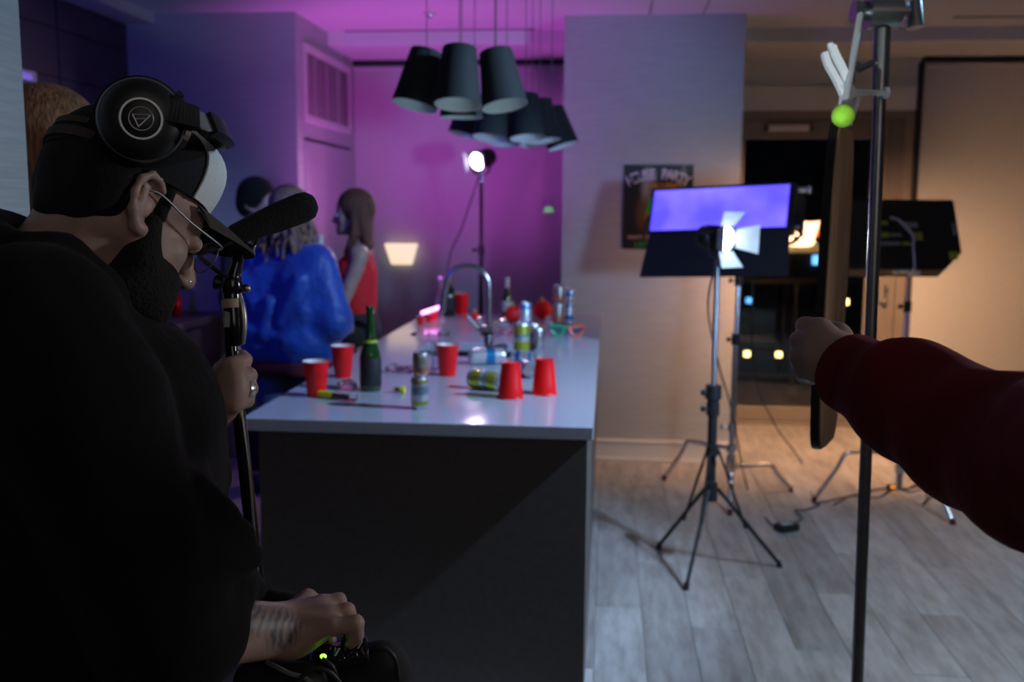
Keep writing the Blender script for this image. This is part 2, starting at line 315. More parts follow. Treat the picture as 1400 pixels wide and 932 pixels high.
    def build(s, name, m, parent=None, bevel=0.0, auto=True):
        me = s.mesh(name); o = bpy.data.objects.new(name, me); C.objects.link(o); me.materials.append(m)
        if any(s.sm):
            me.shade_smooth()
            try: me.set_sharp_from_angle(angle=R_(38))
            except Exception: pass
        if bevel:
            b = o.modifiers.new('bevel', 'BEVEL'); b.width = bevel; b.segments = 2; b.limit_method = 'ANGLE'; b.angle_limit = R_(40)
        if parent is not None: attach(o, parent)
        return o
def spline(p, cr):
    out = []; n = len(p)
    for i in range(n - 1):
        a, b, c, d = p[max(i - 1, 0)], p[i], p[i + 1], p[min(i + 2, n - 1)]
        for k in range(cr):
            t = k / cr; out.append(0.5 * ((2 * b) + (c - a) * t + (2 * a - 5 * b + 4 * c - d) * t * t + (3 * b - a - 3 * c + d) * t ** 3))
    out.append(p[-1]); return out
def wm(o):
    m = o.matrix_basis.copy()
    if o.parent is not None: m = wm(o.parent) @ o.matrix_parent_inverse @ m
    return m
def attach(o, parent): o.parent = parent; o.matrix_parent_inverse = wm(parent).inverted()
def tag(o, label=None, cat=None, group=None, kind=None):
    if label: o['label'] = label
    if cat: o['category'] = cat
    if group: o['group'] = group
    if kind: o['kind'] = kind
    return o
def thing(name, label, cat, loc=(0, 0, 0), group=None):
    o = bpy.data.objects.new(name, None); C.objects.link(o); o.location = loc; o.empty_display_size = 0.05
    return tag(o, label, cat, group)
def struct(name, mb, m, bevel=0.0): return tag(mb.build(name, m, bevel=bevel), kind='structure')
def dup(root, mtx, label, group=None):
    def cp(o, par):
        c = o.copy(); C.objects.link(c)
        if par is not None: c.parent = par; c.matrix_parent_inverse = o.matrix_parent_inverse.copy()
        for ch in [x for x in list(o.children)]: cp(ch, c)
        return c
    r = cp(root, None); r.matrix_basis = mtx; r['label'] = label
    if group: r['group'] = group
    return r

# ------------------------------------------------------------------ signed-distance bodies
def sdf_mesh(prims, res, k):
    """prims: (kind, ...). c: capsule a b ra rb; e: ellipsoid c r axes; '-e' subtracts; optional last dict k"""
    los, his = [], []
    def bounds(p):
        t = p[0].lstrip('-')
        if t == 'c':
            a, b = np.array(p[1]), np.array(p[2]); r = max(p[3], p[4]); return np.minimum(a, b) - r, np.maximum(a, b) + r
        c = np.array(p[1]); r = max(p[2]); return c - r, c + r
    for p in prims:
        if p[0][0] != '-': lo, hi = bounds(p); los.append(lo); his.append(hi)
    lo = np.min(los, 0) - 4 * res; hi = np.max(his, 0) + 4 * res
    n = np.ceil((hi - lo) / res).astype(int) + 1
    d = np.full(n, 1.0, np.float32)
    ax = [lo[i] + np.arange(n[i]) * res for i in range(3)]
    for p in prims:
        kk = p[-1].get('k', k) if isinstance(p[-1], dict) else k
        b0, b1 = bounds(p); mg = kk + 3 * res
        i0 = np.clip(np.floor((b0 - mg - lo) / res).astype(int), 0, n - 1); i1 = np.clip(np.ceil((b1 + mg - lo) / res).astype(int) + 1, 1, n)
        sl = tuple(slice(i0[i], i1[i]) for i in range(3))
        X, Y, Z = np.meshgrid(ax[0][sl[0]], ax[1][sl[1]], ax[2][sl[2]], indexing='ij')
        t = p[0].lstrip('-')
        if t == 'c':
            a = np.array(p[1], float); b = np.array(p[2], float); ba = b - a; L2 = max(ba @ ba, 1e-12)
            px, py, pz = X - a[0], Y - a[1], Z - a[2]
            h = np.clip((px * ba[0] + py * ba[1] + pz * ba[2]) / L2, 0, 1)
            dd = np.sqrt((px - h * ba[0]) ** 2 + (py - h * ba[1]) ** 2 + (pz - h * ba[2]) ** 2) - (p[3] + (p[4] - p[3]) * h)
        else:
            c = np.array(p[1], float); r = np.array(p[2], float)
            A = np.array(p[3], float) if len(p) > 3 and p[3] is not None and not isinstance(p[3], dict) else np.eye(3)
            px, py, pz = X - c[0], Y - c[1], Z - c[2]
            q = [A[0, i] * px + A[1, i] * py + A[2, i] * pz for i in range(3)]
            k0 = np.sqrt(sum((q[i] / r[i]) ** 2 for i in range(3))); k1 = np.sqrt(sum((q[i] / r[i] ** 2) ** 2 for i in range(3))) + 1e-9
            dd = k0 * (k0 - 1) / k1
        cur = d[sl]
        if p[0][0] == '-':
            h = np.maximum(kk - np.abs(cur + dd), 0) / kk; d[sl] = np.maximum(cur, -dd) + h * h * kk * 0.25
        else:
            h = np.maximum(kk - np.abs(cur - dd), 0) / kk; d[sl] = np.minimum(cur, dd) - h * h * kk * 0.25
    s = d < 0
    c8 = [s[i:n[0] - 1 + i, j:n[1] - 1 + j, l:n[2] - 1 + l] for i in (0, 1) for j in (0, 1) for l in (0, 1)]
    cnt = sum(c.astype(np.int8) for c in c8); act = (cnt > 0) & (cnt < 8)
    idx = np.full(act.shape, -1, np.int64); I = np.argwhere(act); idx[act] = np.arange(len(I))
    pos = np.zeros((len(I), 3)); num = np.zeros(len(I))
    off = [(i, j, l) for i in (0, 1) for j in (0, 1) for l in (0, 1)]
    val = [d[I[:, 0] + o[0], I[:, 1] + o[1], I[:, 2] + o[2]] for o in off]
    for a in range(8):
        for b in range(a + 1, 8):
            if sum(abs(off[a][q] - off[b][q]) for q in range(3)) != 1: continue
            m_ = (val[a] < 0) != (val[b] < 0); t = np.where(m_, val[a] / np.where(m_, val[a] - val[b], 1), 0)
            pt = np.array(off[a]) + t[:, None] * (np.array(off[b]) - np.array(off[a])); pos += np.where(m_[:, None], pt, 0); num += m_
    V = lo + (I + pos / np.maximum(num, 1)[:, None]) * res
    faces = []
    for q in range(3):
        u, w = (q + 1) % 3, (q + 2) % 3
        sa = np.take(s, range(0, n[q] - 1), q); sb = np.take(s, range(1, n[q]), q); E = np.argwhere(sa != sb)
        E = E[(E[:, u] > 0) & (E[:, w] > 0) & (E[:, u] < n[u] - 1) & (E[:, w] < n[w] - 1)]
        du = np.zeros(3, int); du[u] = 1; dw = np.zeros(3, int); dw[w] = 1
        g = lambda e: idx[e[:, 0], e[:, 1], e[:, 2]]
        quad = np.stack([g(E - du - dw), g(E - dw), g(E), g(E - du)], 1)
        fl = sa[E[:, 0], E[:, 1], E[:, 2]]; quad[~fl] = quad[~fl][:, ::-1]; faces.append(quad)
    Fq = np.concatenate(faces); Fq = Fq[(Fq >= 0).all(1)]
    return V, Fq
def blob(name, prims, res, k, m, parent=None, smooth=2):
    V, Fq = sdf_mesh(prims, res, k)
    # a little Laplacian relaxation
    for _ in range(smooth):
        acc = np.zeros_like(V); cn = np.zeros(len(V))
        for a, b in ((0, 1), (1, 2), (2, 3), (3, 0)):
            np.add.at(acc, Fq[:, a], V[Fq[:, b]]); np.add.at(acc, Fq[:, b], V[Fq[:, a]]); np.add.at(cn, Fq[:, a], 1); np.add.at(cn, Fq[:, b], 1)
        V = V * 0.5 + 0.5 * acc / np.maximum(cn, 1)[:, None]
    me = bpy.data.meshes.new(name); me.from_pydata(V.tolist(), [], Fq.tolist()); me.update(); me.shade_smooth()
    me.materials.append(m); o = bpy.data.objects.new(name, me); C.objects.link(o)
    if parent is not None: attach(o, parent)
    return o
def T3(v): return tuple(v)
def xf(prims, A, o, s=1.0):
    """move prims from a local frame (columns of A) to the world"""
    A = Matrix(A); out = []
    for p in prims:
        e = p[-1] if isinstance(p[-1], dict) else None; t = p[0].lstrip('-')
        if t == 'c': q = (p[0], T3(A @ Vector(p[1]) * s + o), T3(A @ Vector(p[2]) * s + o), p[3] * s, p[4] * s)
        else:
            B = Matrix(p[3]) if len(p) > 3 and p[3] is not None and not isinstance(p[3], dict) else Matrix.Identity(3)
            q = (p[0], T3(A @ Vector(p[1]) * s + o), tuple(r * s for r in p[2]), [list(r) for r in (A @ B)])
        if e: q = q + ({'k': e['k'] * s},)
        out.append(q)
    return out
def cols(x, y, z): return Matrix((x, y, z)).transposed()
def head_prims(ears=True, fem=False):
    j = 0.88 if fem else 1.0
    P = [('e', (0, -.008, .048), (.074, .096, .088)), ('e', (0, .045, .035), (.060, .048, .055)), ('e', (0, .042, -.03), (.057 * j, .050, .066)),
         ('e', (0, .05, -.072), (.044 * j, .044, .032)), ('e', (0, .080, -.092), (.021 * j, .018, .016)),
         ('c', (.060, .0, -.03), (.030 * j, .06, -.086), .014, .012), ('c', (-.060, .0, -.03), (-.030 * j, .06, -.086), .014, .012),
         ('c', (.044, .076, .022), (.012, .090, .019), .008, .008, {'k': .012}), ('c', (-.044, .076, .022), (-.012, .090, .019), .008, .008, {'k': .012}),
         ('e', (.038, .064, -.02), (.016, .015, .015)), ('e', (-.038, .064, -.02), (.016, .015, .015)),
         ('c', (0, .092, .010), (0, .114, -.032), .0085, .0115, {'k': .012}), ('e', (.011, .103, -.038), (.0085, .010, .007), None, {'k': .007}), ('e', (-.011, .103, -.038), (.0085, .010, .007), None, {'k': .007}),
         ('-e', (.032, .100, .004), (.016, .013, .010), None, {'k': .012}), ('-e', (-.032, .100, .004), (.016, .013, .010), None, {'k': .012}),
         ('e', (.032, .0845, .004), (.0135, .012, .0115), None, {'k': .004}), ('e', (-.032, .0845, .004), (.0135, .012, .0115), None, {'k': .004}),
         ('c', (-.019, .090, -.058), (.019, .090, -.058), .0062, .0062, {'k': .008}), ('c', (-.015, .089, -.068), (.015, .089, -.068), .0066, .0066, {'k': .008})]
    if ears:
        for s in (1, -1):
            h = [(.004, .026), (-.006, .034), (-.020, .034), (-.030, .022), (-.031, .004), (-.024, -.014), (-.012, -.028), (.0, -.028)]
            for a, b in zip(h[:-1], h[1:]):
                xo = lambda q: s * (.076 + .010 * min(1, -q[0] / .03))
                P.append(('c', (xo(a), a[0], a[1]), (xo(b), b[0], b[1]), .0045, .0045, {'k': .006}))
            P.append(('c', (s * .076, -.018, .018), (s * .078, -.014, -.012), .006, .006, {'k': .008}))
            P.append(('c', (s * .074, -.004, .004), (s * .074, -.004, -.006), .0055, .005, {'k': .006}))
            P.append(('e', (s * .079, -.004, -.029), (.006, .009, .008), None, {'k': .006}))
    return P
def eyes(A, o, parent, s=1.0):
    for sg in (1, -1):
        c = A @ Vector((sg * .032, .0855, .004)) * s + o
        e = MB().ell(c, .0118 * s, n=12, m=8).build('eye', M['eye'], parent)
        MB().ell(c + A @ Vector((0, .0085, 0)) * s, (.0052 * s, .004 * s, .0052 * s), A, n=10, m=6).build('iris', M['iris'], e)

def led_noise():
    m = M['led_panel']; N = m.node_tree.nodes; L = m.node_tree.links; b = N['Principled BSDF']
    t = N.new('ShaderNodeTexNoise'); t.inputs['Scale'].default_value = 4.5; t.inputs['Detail'].default_value = 2
    tc = N.new('ShaderNodeTexCoord'); L.new(tc.outputs['Object'], t.inputs['Vector'])
    r = N.new('ShaderNodeValToRGB'); r.color_ramp.elements[0].position = .35; r.color_ramp.elements[1].position = .68
    r.color_ramp.elements[0].color = (.065, .045, .95, 1); r.color_ramp.elements[1].color = (.15, .11, 1, 1)
    L.new(t.outputs['Fac'], r.inputs['Fac']); L.new(r.outputs['Color'], b.inputs['Emission Color'])
led_noise()

# ================================================================== SETTING
ZC, YC, YD = 2.69, 6.11, 7.33
# floor: a slab with grey oak planks laid along the room
floor = struct('floor', MB().box((-3.6, -1.7, -0.10), (3.5, 7.52, -0.004)), M['plank'])
def plank_mb(w, l):
    g, h, c = 0.0012, 0.006, 0.0022
    m = MB(); x0, x1, y0, y1 = g, w - g, g, l - g
    lo = [(x0, y0, -h), (x1, y0, -h), (x1, y1, -h), (x0, y1, -h)]; mi = [(x, y, -c) for x, y, _ in lo]
    hi = [(x0 + c, y0 + c, 0), (x1 - c, y0 + c, 0), (x1 - c, y1 - c, 0), (x0 + c, y1 - c, 0)]
    fs = [(i, (i + 1) % 4, 4 + (i + 1) % 4, 4 + i) for i in range(4)] + [(4 + i, 4 + (i + 1) % 4, 8 + (i + 1) % 4, 8 + i) for i in range(4)] + [(8, 9, 10, 11)]
    return m.add(lo + mi + hi, fs)
PW, PL = 0.18, 1.22
pm_ = plank_mb(PW, PL).mesh('plank'); pm_.materials.append(M['plank'])
for i in range(-2, 19):
    off = (i * 0.437) % 1.0 * PL
    for j in range(-1, 5):
        y0 = 2.55 + j * PL + off
        if y0 < 2.3 or y0 + PL > 7.50: 
            y0c = max(y0, 2.3)
            if y0 < 2.3: continue
            l = 7.50 - y0
            if l < 0.1: continue
            me = plank_mb(PW, l).mesh('plank'); me.materials.append(M['plank'])
        else: me = pm_
        o = bpy.data.objects.new('plank', me); C.objects.link(o); o.location = (i * PW - 0.02, y0, 0); o.parent = floor
ceiling = struct('ceiling', MB().box((-3.6, -1.7, ZC), (3.5, 7.52, ZC + 0.12)), M['ceil'])
for nm, p, w_ in (('vent_slot', (540, 41), 0.62), ('vent_slot', (1345, 22), 0.42)):
    q = atz(p[0] + 60, p[1], ZC); MB().box((q.x - w_, q.y - 0.012, ZC - 0.004), (q.x + w_, q.y + 0.012, ZC)).build(nm, M['black_slot'], ceiling)
for px in (890, 965):
    q = atz(px, 11, ZC); MB().box((q.x - .004, q.y - .25, ZC - .002), (q.x + .004, q.y + .25, ZC)).build('ceiling_joint', M['wire'], ceiling)
sp = thing('sprinkler_head', 'small recessed sprinkler head in the pink-lit ceiling left of the pendant cords', 'sprinkler', atz(588, 17, ZC))
q = atz(588, 17, ZC)
MB().lathe([(0.001, -.012), (.034, -.012), (.042, -.004), (.042, 0)], q).build('cover_plate', M['trim'], sp)
MB().cone(q + Vector((0, 0, -.03)), q + Vector((0, 0, -.012)), .010, .014, 10).build('nozzle', M['steel'], sp)
struct('trim_1', MB().box((-1.853, 6.60, 2.605), (3.4, 7.33, ZC)), M['paint'])
struct('trim_2', MB().box((-3.6, 1.7, 2.63), (-2.714, 5.90, ZC)), M['paint'])
# walls
XL, XR = 0.90, 2.12        # balcony door opening
struct('wall_back', MB().box((-1.95, YD, 0), (XL, YD + .2, ZC)).box((XR, YD, 0), (3.5, YD + .2, ZC)).box((XL, YD, 2.25), (XR, YD + .2, ZC)), M['paint'])
struct('wall_pillar', MB().box((-.276, YC, 0), (.782, YD, ZC)), M['wallpaper'])
struct('wall_kitchen', MB().box((-3.6, 5.90, 0), (-1.853, 7.53, ZC)), M['wallpaper'])
struct('wall_far_left', MB().box((-3.6, 1.7, 0), (-2.95, 5.90, ZC)), M['cab_dark'])
r = ray(30.5, 100); yl = (r * (-1.0 / r.x)).y
struct('wall_left', MB().box((-1.14, -1.6, 0), (-1.0, yl, ZC)), M['wallpaper'])
struct('wall_return', MB().box((-3.6, yl - .14, 0), (-1.14, yl, ZC)), M['wallpaper'])
struct('wall_right', MB().box((3.4, -1.7, 0), (3.5, 7.5, ZC)), M['dim_paint'])
struct('wall_rear', MB().box((-3.6, -1.7, 0), (3.5, -1.6, ZC)), M['dim_paint'])
# baseboard along the pillar: board with a quarter round at its foot
struct('baseboard_pillar', MB().box((-.290, YC - .016, 0), (.797, YC, .135)).box((-.29, YC - .020, .112), (.80, YC, .128)).box((-.305, YC - .034, 0), (.812, YC - .016, .020)), M['trim'], .003)
struct('baseboard_pillar_side', MB().box((.782, YC, 0), (.797, YD, .135)), M['trim'], .003)
struct('trim_3', MB().box((XL - .02, YD - .03, 2.25), (XR + .0, YD, 2.42)), M['paint'], .003)
struct('trim_4', MB().box((.782, YD - .012, 2.415), (XR, YD, 2.43)), M['trim'])
# balcony door
door = tag(thing('door_1', None, None, ((XL + XR) / 2, YD, 0)), kind='structure'); del_ = None
fm = M['doorframe']
for nm, lo, hi in (('frame_jamb', (XL, YD - .02, 0), (XL + .035, YD + .12, 2.25)), ('frame_jamb', (2.055, YD - .02, 0), (XR, YD + .12, 2.25)), ('frame_head', (XL + .035, YD - .02, 2.19), (2.055, YD + .12, 2.25)),
                   ('stile', (XL + .035, YD + .01, .02), (.965, YD + .065, 2.19)), ('stile', (1.845, YD + .01, .02), (2.055, YD + .065, 2.19)),
                   ('top_rail', (.965, YD + .01, 2.055), (1.845, YD + .065, 2.19)), ('bottom_rail', (.965, YD + .01, .02), (1.845, YD + .065, .125)),
                   ('threshold', (XL, YD - .05, 0), (XR, YD + .12, .02)), ('stop_bead', (1.94, YD - .004, .02), (1.955, YD + .01, 2.19)), ('stop_bead', (2.0, YD - .004, .02), (2.012, YD + .01, 2.19))):
    MB().box(lo, hi).build(nm, fm, door, .003)
gp = MB().box((.955, YD + .034, .115), (1.855, YD + .044, 2.065)).build('glass_pane', M['glass'], door)
c = aty(1078, 175, YD); cl = MB().box((c.x - .14, YD - .035, c.z - .022), (c.x + .14, YD + .01, c.z + .022)).build('door_closer', M['trim'], door, .006)
tag(cl, 'white door closer box')
MB().box((c.x - .165, YD - .03, c.z - .02), (c.x - .145, YD + .01, c.z + .02)).box((c.x + .145, YD - .03, c.z - .02), (c.x + .165, YD + .01, c.z + .02)).build('end_cap', M['black'], cl)
h = aty(1210, 412, YD)
hp = MB().box((h.x - .016, YD - .004, h.z - .05), (h.x + .016, YD + .01, h.z + .12)).build('handle_plate', M['steel'], door, .003)
MB().cone((h.x, YD - .05, h.z), (h.x, YD, h.z), .009).tube([(h.x, YD - .05, h.z), (h.x - .05, YD - .055, h.z), (h.x - .11, YD - .05, h.z - .004)], .008).build('lever', M['steel'], hp)
MB().cone((h.x + .0, YD - .02, h.z + .075), (h.x, YD - .004, h.z + .075), .014).build('thumb_turn', M['black'], hp)
# blinds
def blind(x0, x1, label, side):
    t = thing('roller_blind', label, 'blind', ((x0 + x1) / 2, YD - .05, 0))
    MB().box((x0, YD - .050, .06), (x1, YD - .046, 2.565)).build('fabric', M['blind'], t)
    MB().box((x0 - .012, YD - .085, 2.572), (x1 + .012, YD - .001, 2.604)).build('cassette', M['black_slot'], t, .003)
    MB().box((x0, YD - .058, .03), (x1, YD - .040, .062)).build('hem_bar', M['trim'], t, .003)
    MB().box((side - .013, YD - .06, .0), (side + .013, YD - .001, 2.572)).build('side_channel', M['black_slot'], t)
    MB().cone((x0, YD - .055, 2.55), (x1, YD - .055, 2.55), .022).build('roller', M['blind'], t)
blind(-1.895, -.30, 'pale roller blind lit magenta behind the far end of the island', -1.91)
blind(2.155, 3.38, 'pale roller blind lit warm by the black box light right of the balcony door', 2.138)
# vent grille and closet door on the side of the kitchen wall
XS = -1.853
v = thing('vent_grille', 'white louvred vent grille high on the side of the kitchen wall', 'vent', (XS, 6.56, 2.3))
for nm, lo, hi in (('frame_bar', (XS, 6.02, 2.49), (XS + .02, 7.10, 2.535)), ('frame_bar', (XS, 6.02, 2.07), (XS + .02, 7.10, 2.115)), ('frame_bar', (XS, 6.02, 2.115), (XS + .02, 6.065, 2.49)), ('frame_bar', (XS, 7.055, 2.115), (XS + .02, 7.10, 2.49))):
    MB().box(lo, hi).build(nm, M['trim'], v, .003)
MB().box((XS, 6.06, 2.11), (XS + .003, 7.06, 2.495)).build('backing', M['cab_dark'], v)
rot = Matrix.Rotation(R_(35), 3, 'Y')
sl_me = None
for k in range(24):
    z = 2.122 + k * .0157
    o = MB().box((-.008, -.495, -.0012), (.008, .495, .0012), rot, (XS + .011, 6.56, z)).build('slat', M['trim'], v)
for k in range(3):
    MB().box((XS + .018, 6.22 + k * .27, 2.112), (XS + .0205, 6.228 + k * .27, 2.492)).build('slat_tie', M['trim'], v)
dr = tag(thing('door_2', None, None, (XS, 6.56, 0)), kind='structure')
MB().box((XS, 6.04, .01), (XS + .012, 7.12, 1.955)).build('leaf', M['wallpaper'], dr, .002)
MB().box((XS, 6.03, 1.957), (XS + .003, 7.13, 1.975)).build('reveal', M['cab_dark'], dr)
# dark kitchen run along the far left wall
for k, y0 in enumerate((1.95, 2.75, 3.55, 4.35, 5.13)):
    y1 = (2.74, 3.54, 4.34, 5.12, 5.895)[k]
    nth = ('nearest the hall wall', 'second from the hall wall', 'in the middle of the run', 'second from the far end', 'at the far end of the run')[k]
    t = thing('wall_cabinet', 'dark handleless wall cabinet %s, above the kitchen worktop' % nth, 'cabinet', (-2.93, (y0 + y1) / 2, 1.5), 'dark kitchen wall cabinets')
    MB().box((-2.945, y0, 1.45), (-2.905, y1, 2.63)).build('carcass', M['cab_dark'], t)
    for z0, z1 in ((1.455, 2.215), (2.22, 2.465), (2.47, 2.625)):
        MB().box((-2.905, y0 + .003, z0), (-2.885, y1 - .003, z1)).build('cabinet_door', M['cab_dark'], t, .002)
    t = thing('base_cabinet', 'dark base cabinet %s, below the kitchen worktop' % nth, 'cabinet', (-2.6, (y0 + y1) / 2, 0), 'dark kitchen base cabinets')
    MB().box((-2.94, y0, .08), (-2.38, y1, .875)).build('carcass', M['cab_dark'], t)
    MB().box((-2.38, y0 + .003, .085), (-2.36, y1 - .003, .64)).build('cabinet_door', M['cab_dark'], t, .002)
    MB().box((-2.38, y0 + .003, .645), (-2.36, y1 - .003, .87)).build('drawer', M['cab_dark'], t, .002)
    MB().box((-2.94, y0, 0), (-2.45, y1, .08)).build('plinth', M['black'], t)
tag(MB().box((-2.945, 1.95, .875), (-2.31, 5.895, .915)).build('worktop', M['cab_dark'], None, .004), 'dark stone worktop along the far left kitchen wall', 'worktop')
t = thing('wall_socket', 'white wall socket on the blue-lit kitchen wall above the worktop', 'socket', aty(259, 384, 5.9))
c = aty(259, 384, 5.9)
MB().box((c.x - .042, 5.888, c.z - .06), (c.x + .042, 5.90, c.z + .06)).build('face_plate', M['trim'], t, .003)
for s in (-.026, .026): MB().box((c.x - .02, 5.885, c.z + s - .017), (c.x + .02, 5.8885, c.z + s + .017)).build('outlet', M['black'], t)
# things on the dark worktop
def lathe_thing(name, label, cat, base, parts, group=None):
    t = thing(name, label, cat, base, group)
    for nm, prof, m in parts: MB().lathe(prof, base).build(nm, m, t)
    return t
b = Vector((-2.62, 5.35, .915))
k = lathe_thing('kettle', 'dark round kettle at the far end of the kitchen worktop', 'kettle', b, [('body', [(.001, 0), (.078, 0), (.09, .02), (.085, .10), (.055, .17), (.001, .18)], M['black_gloss']), ('lid_knob', [(.001, .179), (.012, .18), (.014, .195), (.001, .20)], M['steel'])])
MB().tube([b + Vector((0, -.07, .13)), b + Vector((0, -.11, .2)), b + Vector((0, 0, .26)), b + Vector((0, .09, .17))], .008).build('handle', M['black'], k)
MB().cone(b + Vector((.07, 0, .09)), b + Vector((.135, 0, .15)), .02, .012, 10).build('spout', M['black_gloss'], k)
lathe_thing('sauce_bottle', 'small red bottle beside the kettle on the kitchen worktop', 'bottle', Vector((-2.52, 5.62, .915)), [('body', [(.001, 0), (.032, 0), (.034, .01), (.034, .12), (.012, .155), (.012, .165)], M['red_foil']), ('cap', [(.0145, .163), (.0145, .19), (.001, .19)], M['black'])])
lathe_thing('steel_canister', 'tall steel canister between kettle and red bottle', 'canister', Vector((-2.66, 5.70, .915)), [('body', [(.001, 0), (.045, 0), (.045, .20), (.001, .20)], M['steel']), ('lid', [(.047, .20), (.047, .218), (.012, .222), (.012, .235), (.001, .236)], M['black'])])
lp = aty(40, 112, 4.9); t = thing('strip_light', 'violet strip light shining high up among the dark kitchen wall cabinets', 'lamp', (-2.885, 4.3, 2.16))
MB().box((-2.885, 3.9, 2.150), (-2.82, 4.80, 2.205)).build('housing', M['trim'], t, .004)
MB().box((-2.82, 3.95, 2.158), (-2.815, 4.75, 2.185)).build('diffuser', M['violet_glow'], t)

# ------------------------------------------------------------------ outside the balcony door
struct('balcony_floor', MB().box((-1.5, 7.55, -.12), (5, 9.3, -.03)), M['concrete'])
rl = thing('balcony_railing', 'dark metal railing at the edge of the balcony outside the glass door', 'railing', (1.6, 9.2, -.03))
MB().box((-1.5, 9.17, .90), (5, 9.23, .95)).build('top_rail', M['doorframe'], rl, .004)
MB().box((-1.5, 9.18, .04), (5, 9.22, .075)).build('bottom_rail', M['doorframe'], rl)
for k in range(7): MB().box((-1.4 + k * 1.03, 9.18, -.03), (-1.36 + k * 1.03, 9.22, .90)).build('post', M['doorframe'], rl)
for k in range(6): MB().box((-1.355 + k * 1.03, 9.196, .08), (-.375 + k * 1.03, 9.204, .89)).build('rail_pane', M['glass'], rl)
# night houses across the street, with a few lit windows
rn = random.Random(11)
def far_block(label, x0, x1, y, z0, z1, lit):
    t = thing('apartment_block', label, 'building', ((x0 + x1) / 2, y, z0))
    MB().box((x0, y, z0), (x1, y + 8, z1)).build('facade', M['facade'], t)
    MB().box((x0 - .3, y - .3, z1), (x1 + .3, y + 8.3, z1 + .5)).build('parapet', M['facade'], t)
    nx = int((x1 - x0) / 2.0); nz = int((z1 - z0) / 3.1)
    for i in range(nx):
        for j in range(nz):
            x = x0 + 1.2 + i * (x1 - x0 - 1.2) / nx; z = z0 + 1.0 + j * 3.1; m = M['black_gloss']
            if rn.random() < lit: m = M['lit_win'] if rn.random() < .75 else M['lit_win_b']
            fr = MB().box((x - .1, y - .06, z - .1), (x + 1.3, y, z + 1.6)).build('window_frame', M['facade'], t)
            MB().box((x, y - .08, z), (x + (1.2 if m is M['black_gloss'] else .32), y - .06, z + (1.5 if m is M['black_gloss'] else .3))).build('window_pane', m, fr)
far_block('dark apartment block with few lit windows outside, seen through the left of the balcony door', 5.0, 17.0, 58, -14, 8, .45)
bk_ = [o for o in C.objects if o.name == 'apartment_block'][0]
MB().box((10.3, 57.2, -.75), (13.2, 58, -.3)).build('glow_band', M['lit_dim'], bk_)  # glowing band added for a yellowish streak in the door glass
MB().box((11.6, 57.9, -1.45), (13.1, 57.95, -.95)).build('blue_glow_pane', M['lit_win_b'], bk_)  # glowing pane added for a blue patch in the door glass
MB().box((11.55, 57.9, .15), (11.9, 57.95, .5)).build('red_sign', M['lit_red'], bk_)
far_block('dark apartment block farther off outside, seen through the right of the balcony door', 18.5, 34, 66, -14, 4, .4)

# ================================================================== ISLAND
ZT = 0.914
isl = thing('kitchen_island', 'grey panelled kitchen island standing on the grey plank floor, diagonal shade on its end', 'island', (-.56, 4.4, 0))
X0, X1, Y0, Y1 = -1.098, -.030, 2.885, 5.99
MB().box((-1.062, 2.925, 0), (-.047, 2.945, .874)).build('end_panel', M['island'], isl, .0015)
MB().box((-1.062, 2.945, 0), (-1.042, 5.96, .874)).build('side_panel', M['island'], isl)
MB().box((-.067, 2.945, 0), (-.047, 5.96, .874)).build('side_panel', M['island'], isl)
MB().box((-1.042, 5.94, 0), (-.067, 5.96, .874)).build('back_panel', M['island'], isl)
# worktop with the sink cut out
sa, sb_, sc_ = atz(524, 484, ZT), atz(543, 467, ZT), atz(653, 468, ZT)
SX0, SX1, SY0, SY1 = -.845, -.335, sa.y - .02, sb_.y + .0
def ring(z): return [(X0, Y0, z), (X1, Y0, z), (X1, Y1, z), (X0, Y1, z), (SX0, SY0, z), (SX1, SY0, z), (SX1, SY1, z), (SX0, SY1, z)]
top = MB().add(ring(.874) + ring(ZT), [(i, (i + 1) % 4, 4 + (i + 1) % 4, 4 + i) for i in range(4)] + [(8 + i, 8 + (i + 1) % 4, 12 + (i + 1) % 4, 12 + i) for i in range(4)]
    + [(i, (i + 1) % 4, 8 + (i + 1) % 4, 8 + i) for i in range(4)] + [(4 + i, 4 + (i + 1) % 4, 12 + (i + 1) % 4, 12 + i) for i in range(4)])
tag(top.build('countertop', M['quartz'], None, .003), 'glossy white quartz countertop of the island, littered with party cups', 'countertop')
sk = thing('kitchen_sink', 'dark steel undermount sink let into the white countertop', 'sink', ((SX0 + SX1) / 2, (SY0 + SY1) / 2, .68))
m_ = MB(); a, b, c, d = SX0 - .004, SX1 + .004, SY0 - .004, SY1 + .004
for lo, hi in (((a - .003, c, .69), (a, d, .873)), ((b, c, .69), (b + .003, d, .873)), ((a, c - .003, .69), (b, c, .873)), ((a, d, .69), (b, d + .003, .873)), ((a, c, .687), (b, d, .69))): m_.box(lo, hi)
m_.build('basin', M['steel_dark'], sk)
MB().lathe([(.045, 0), (.045, .004), (.03, .004), (.028, .001), (.001, .001)], ((a + b) / 2, (c + d) / 2, .69)).build('drain', M['steel'], sk)
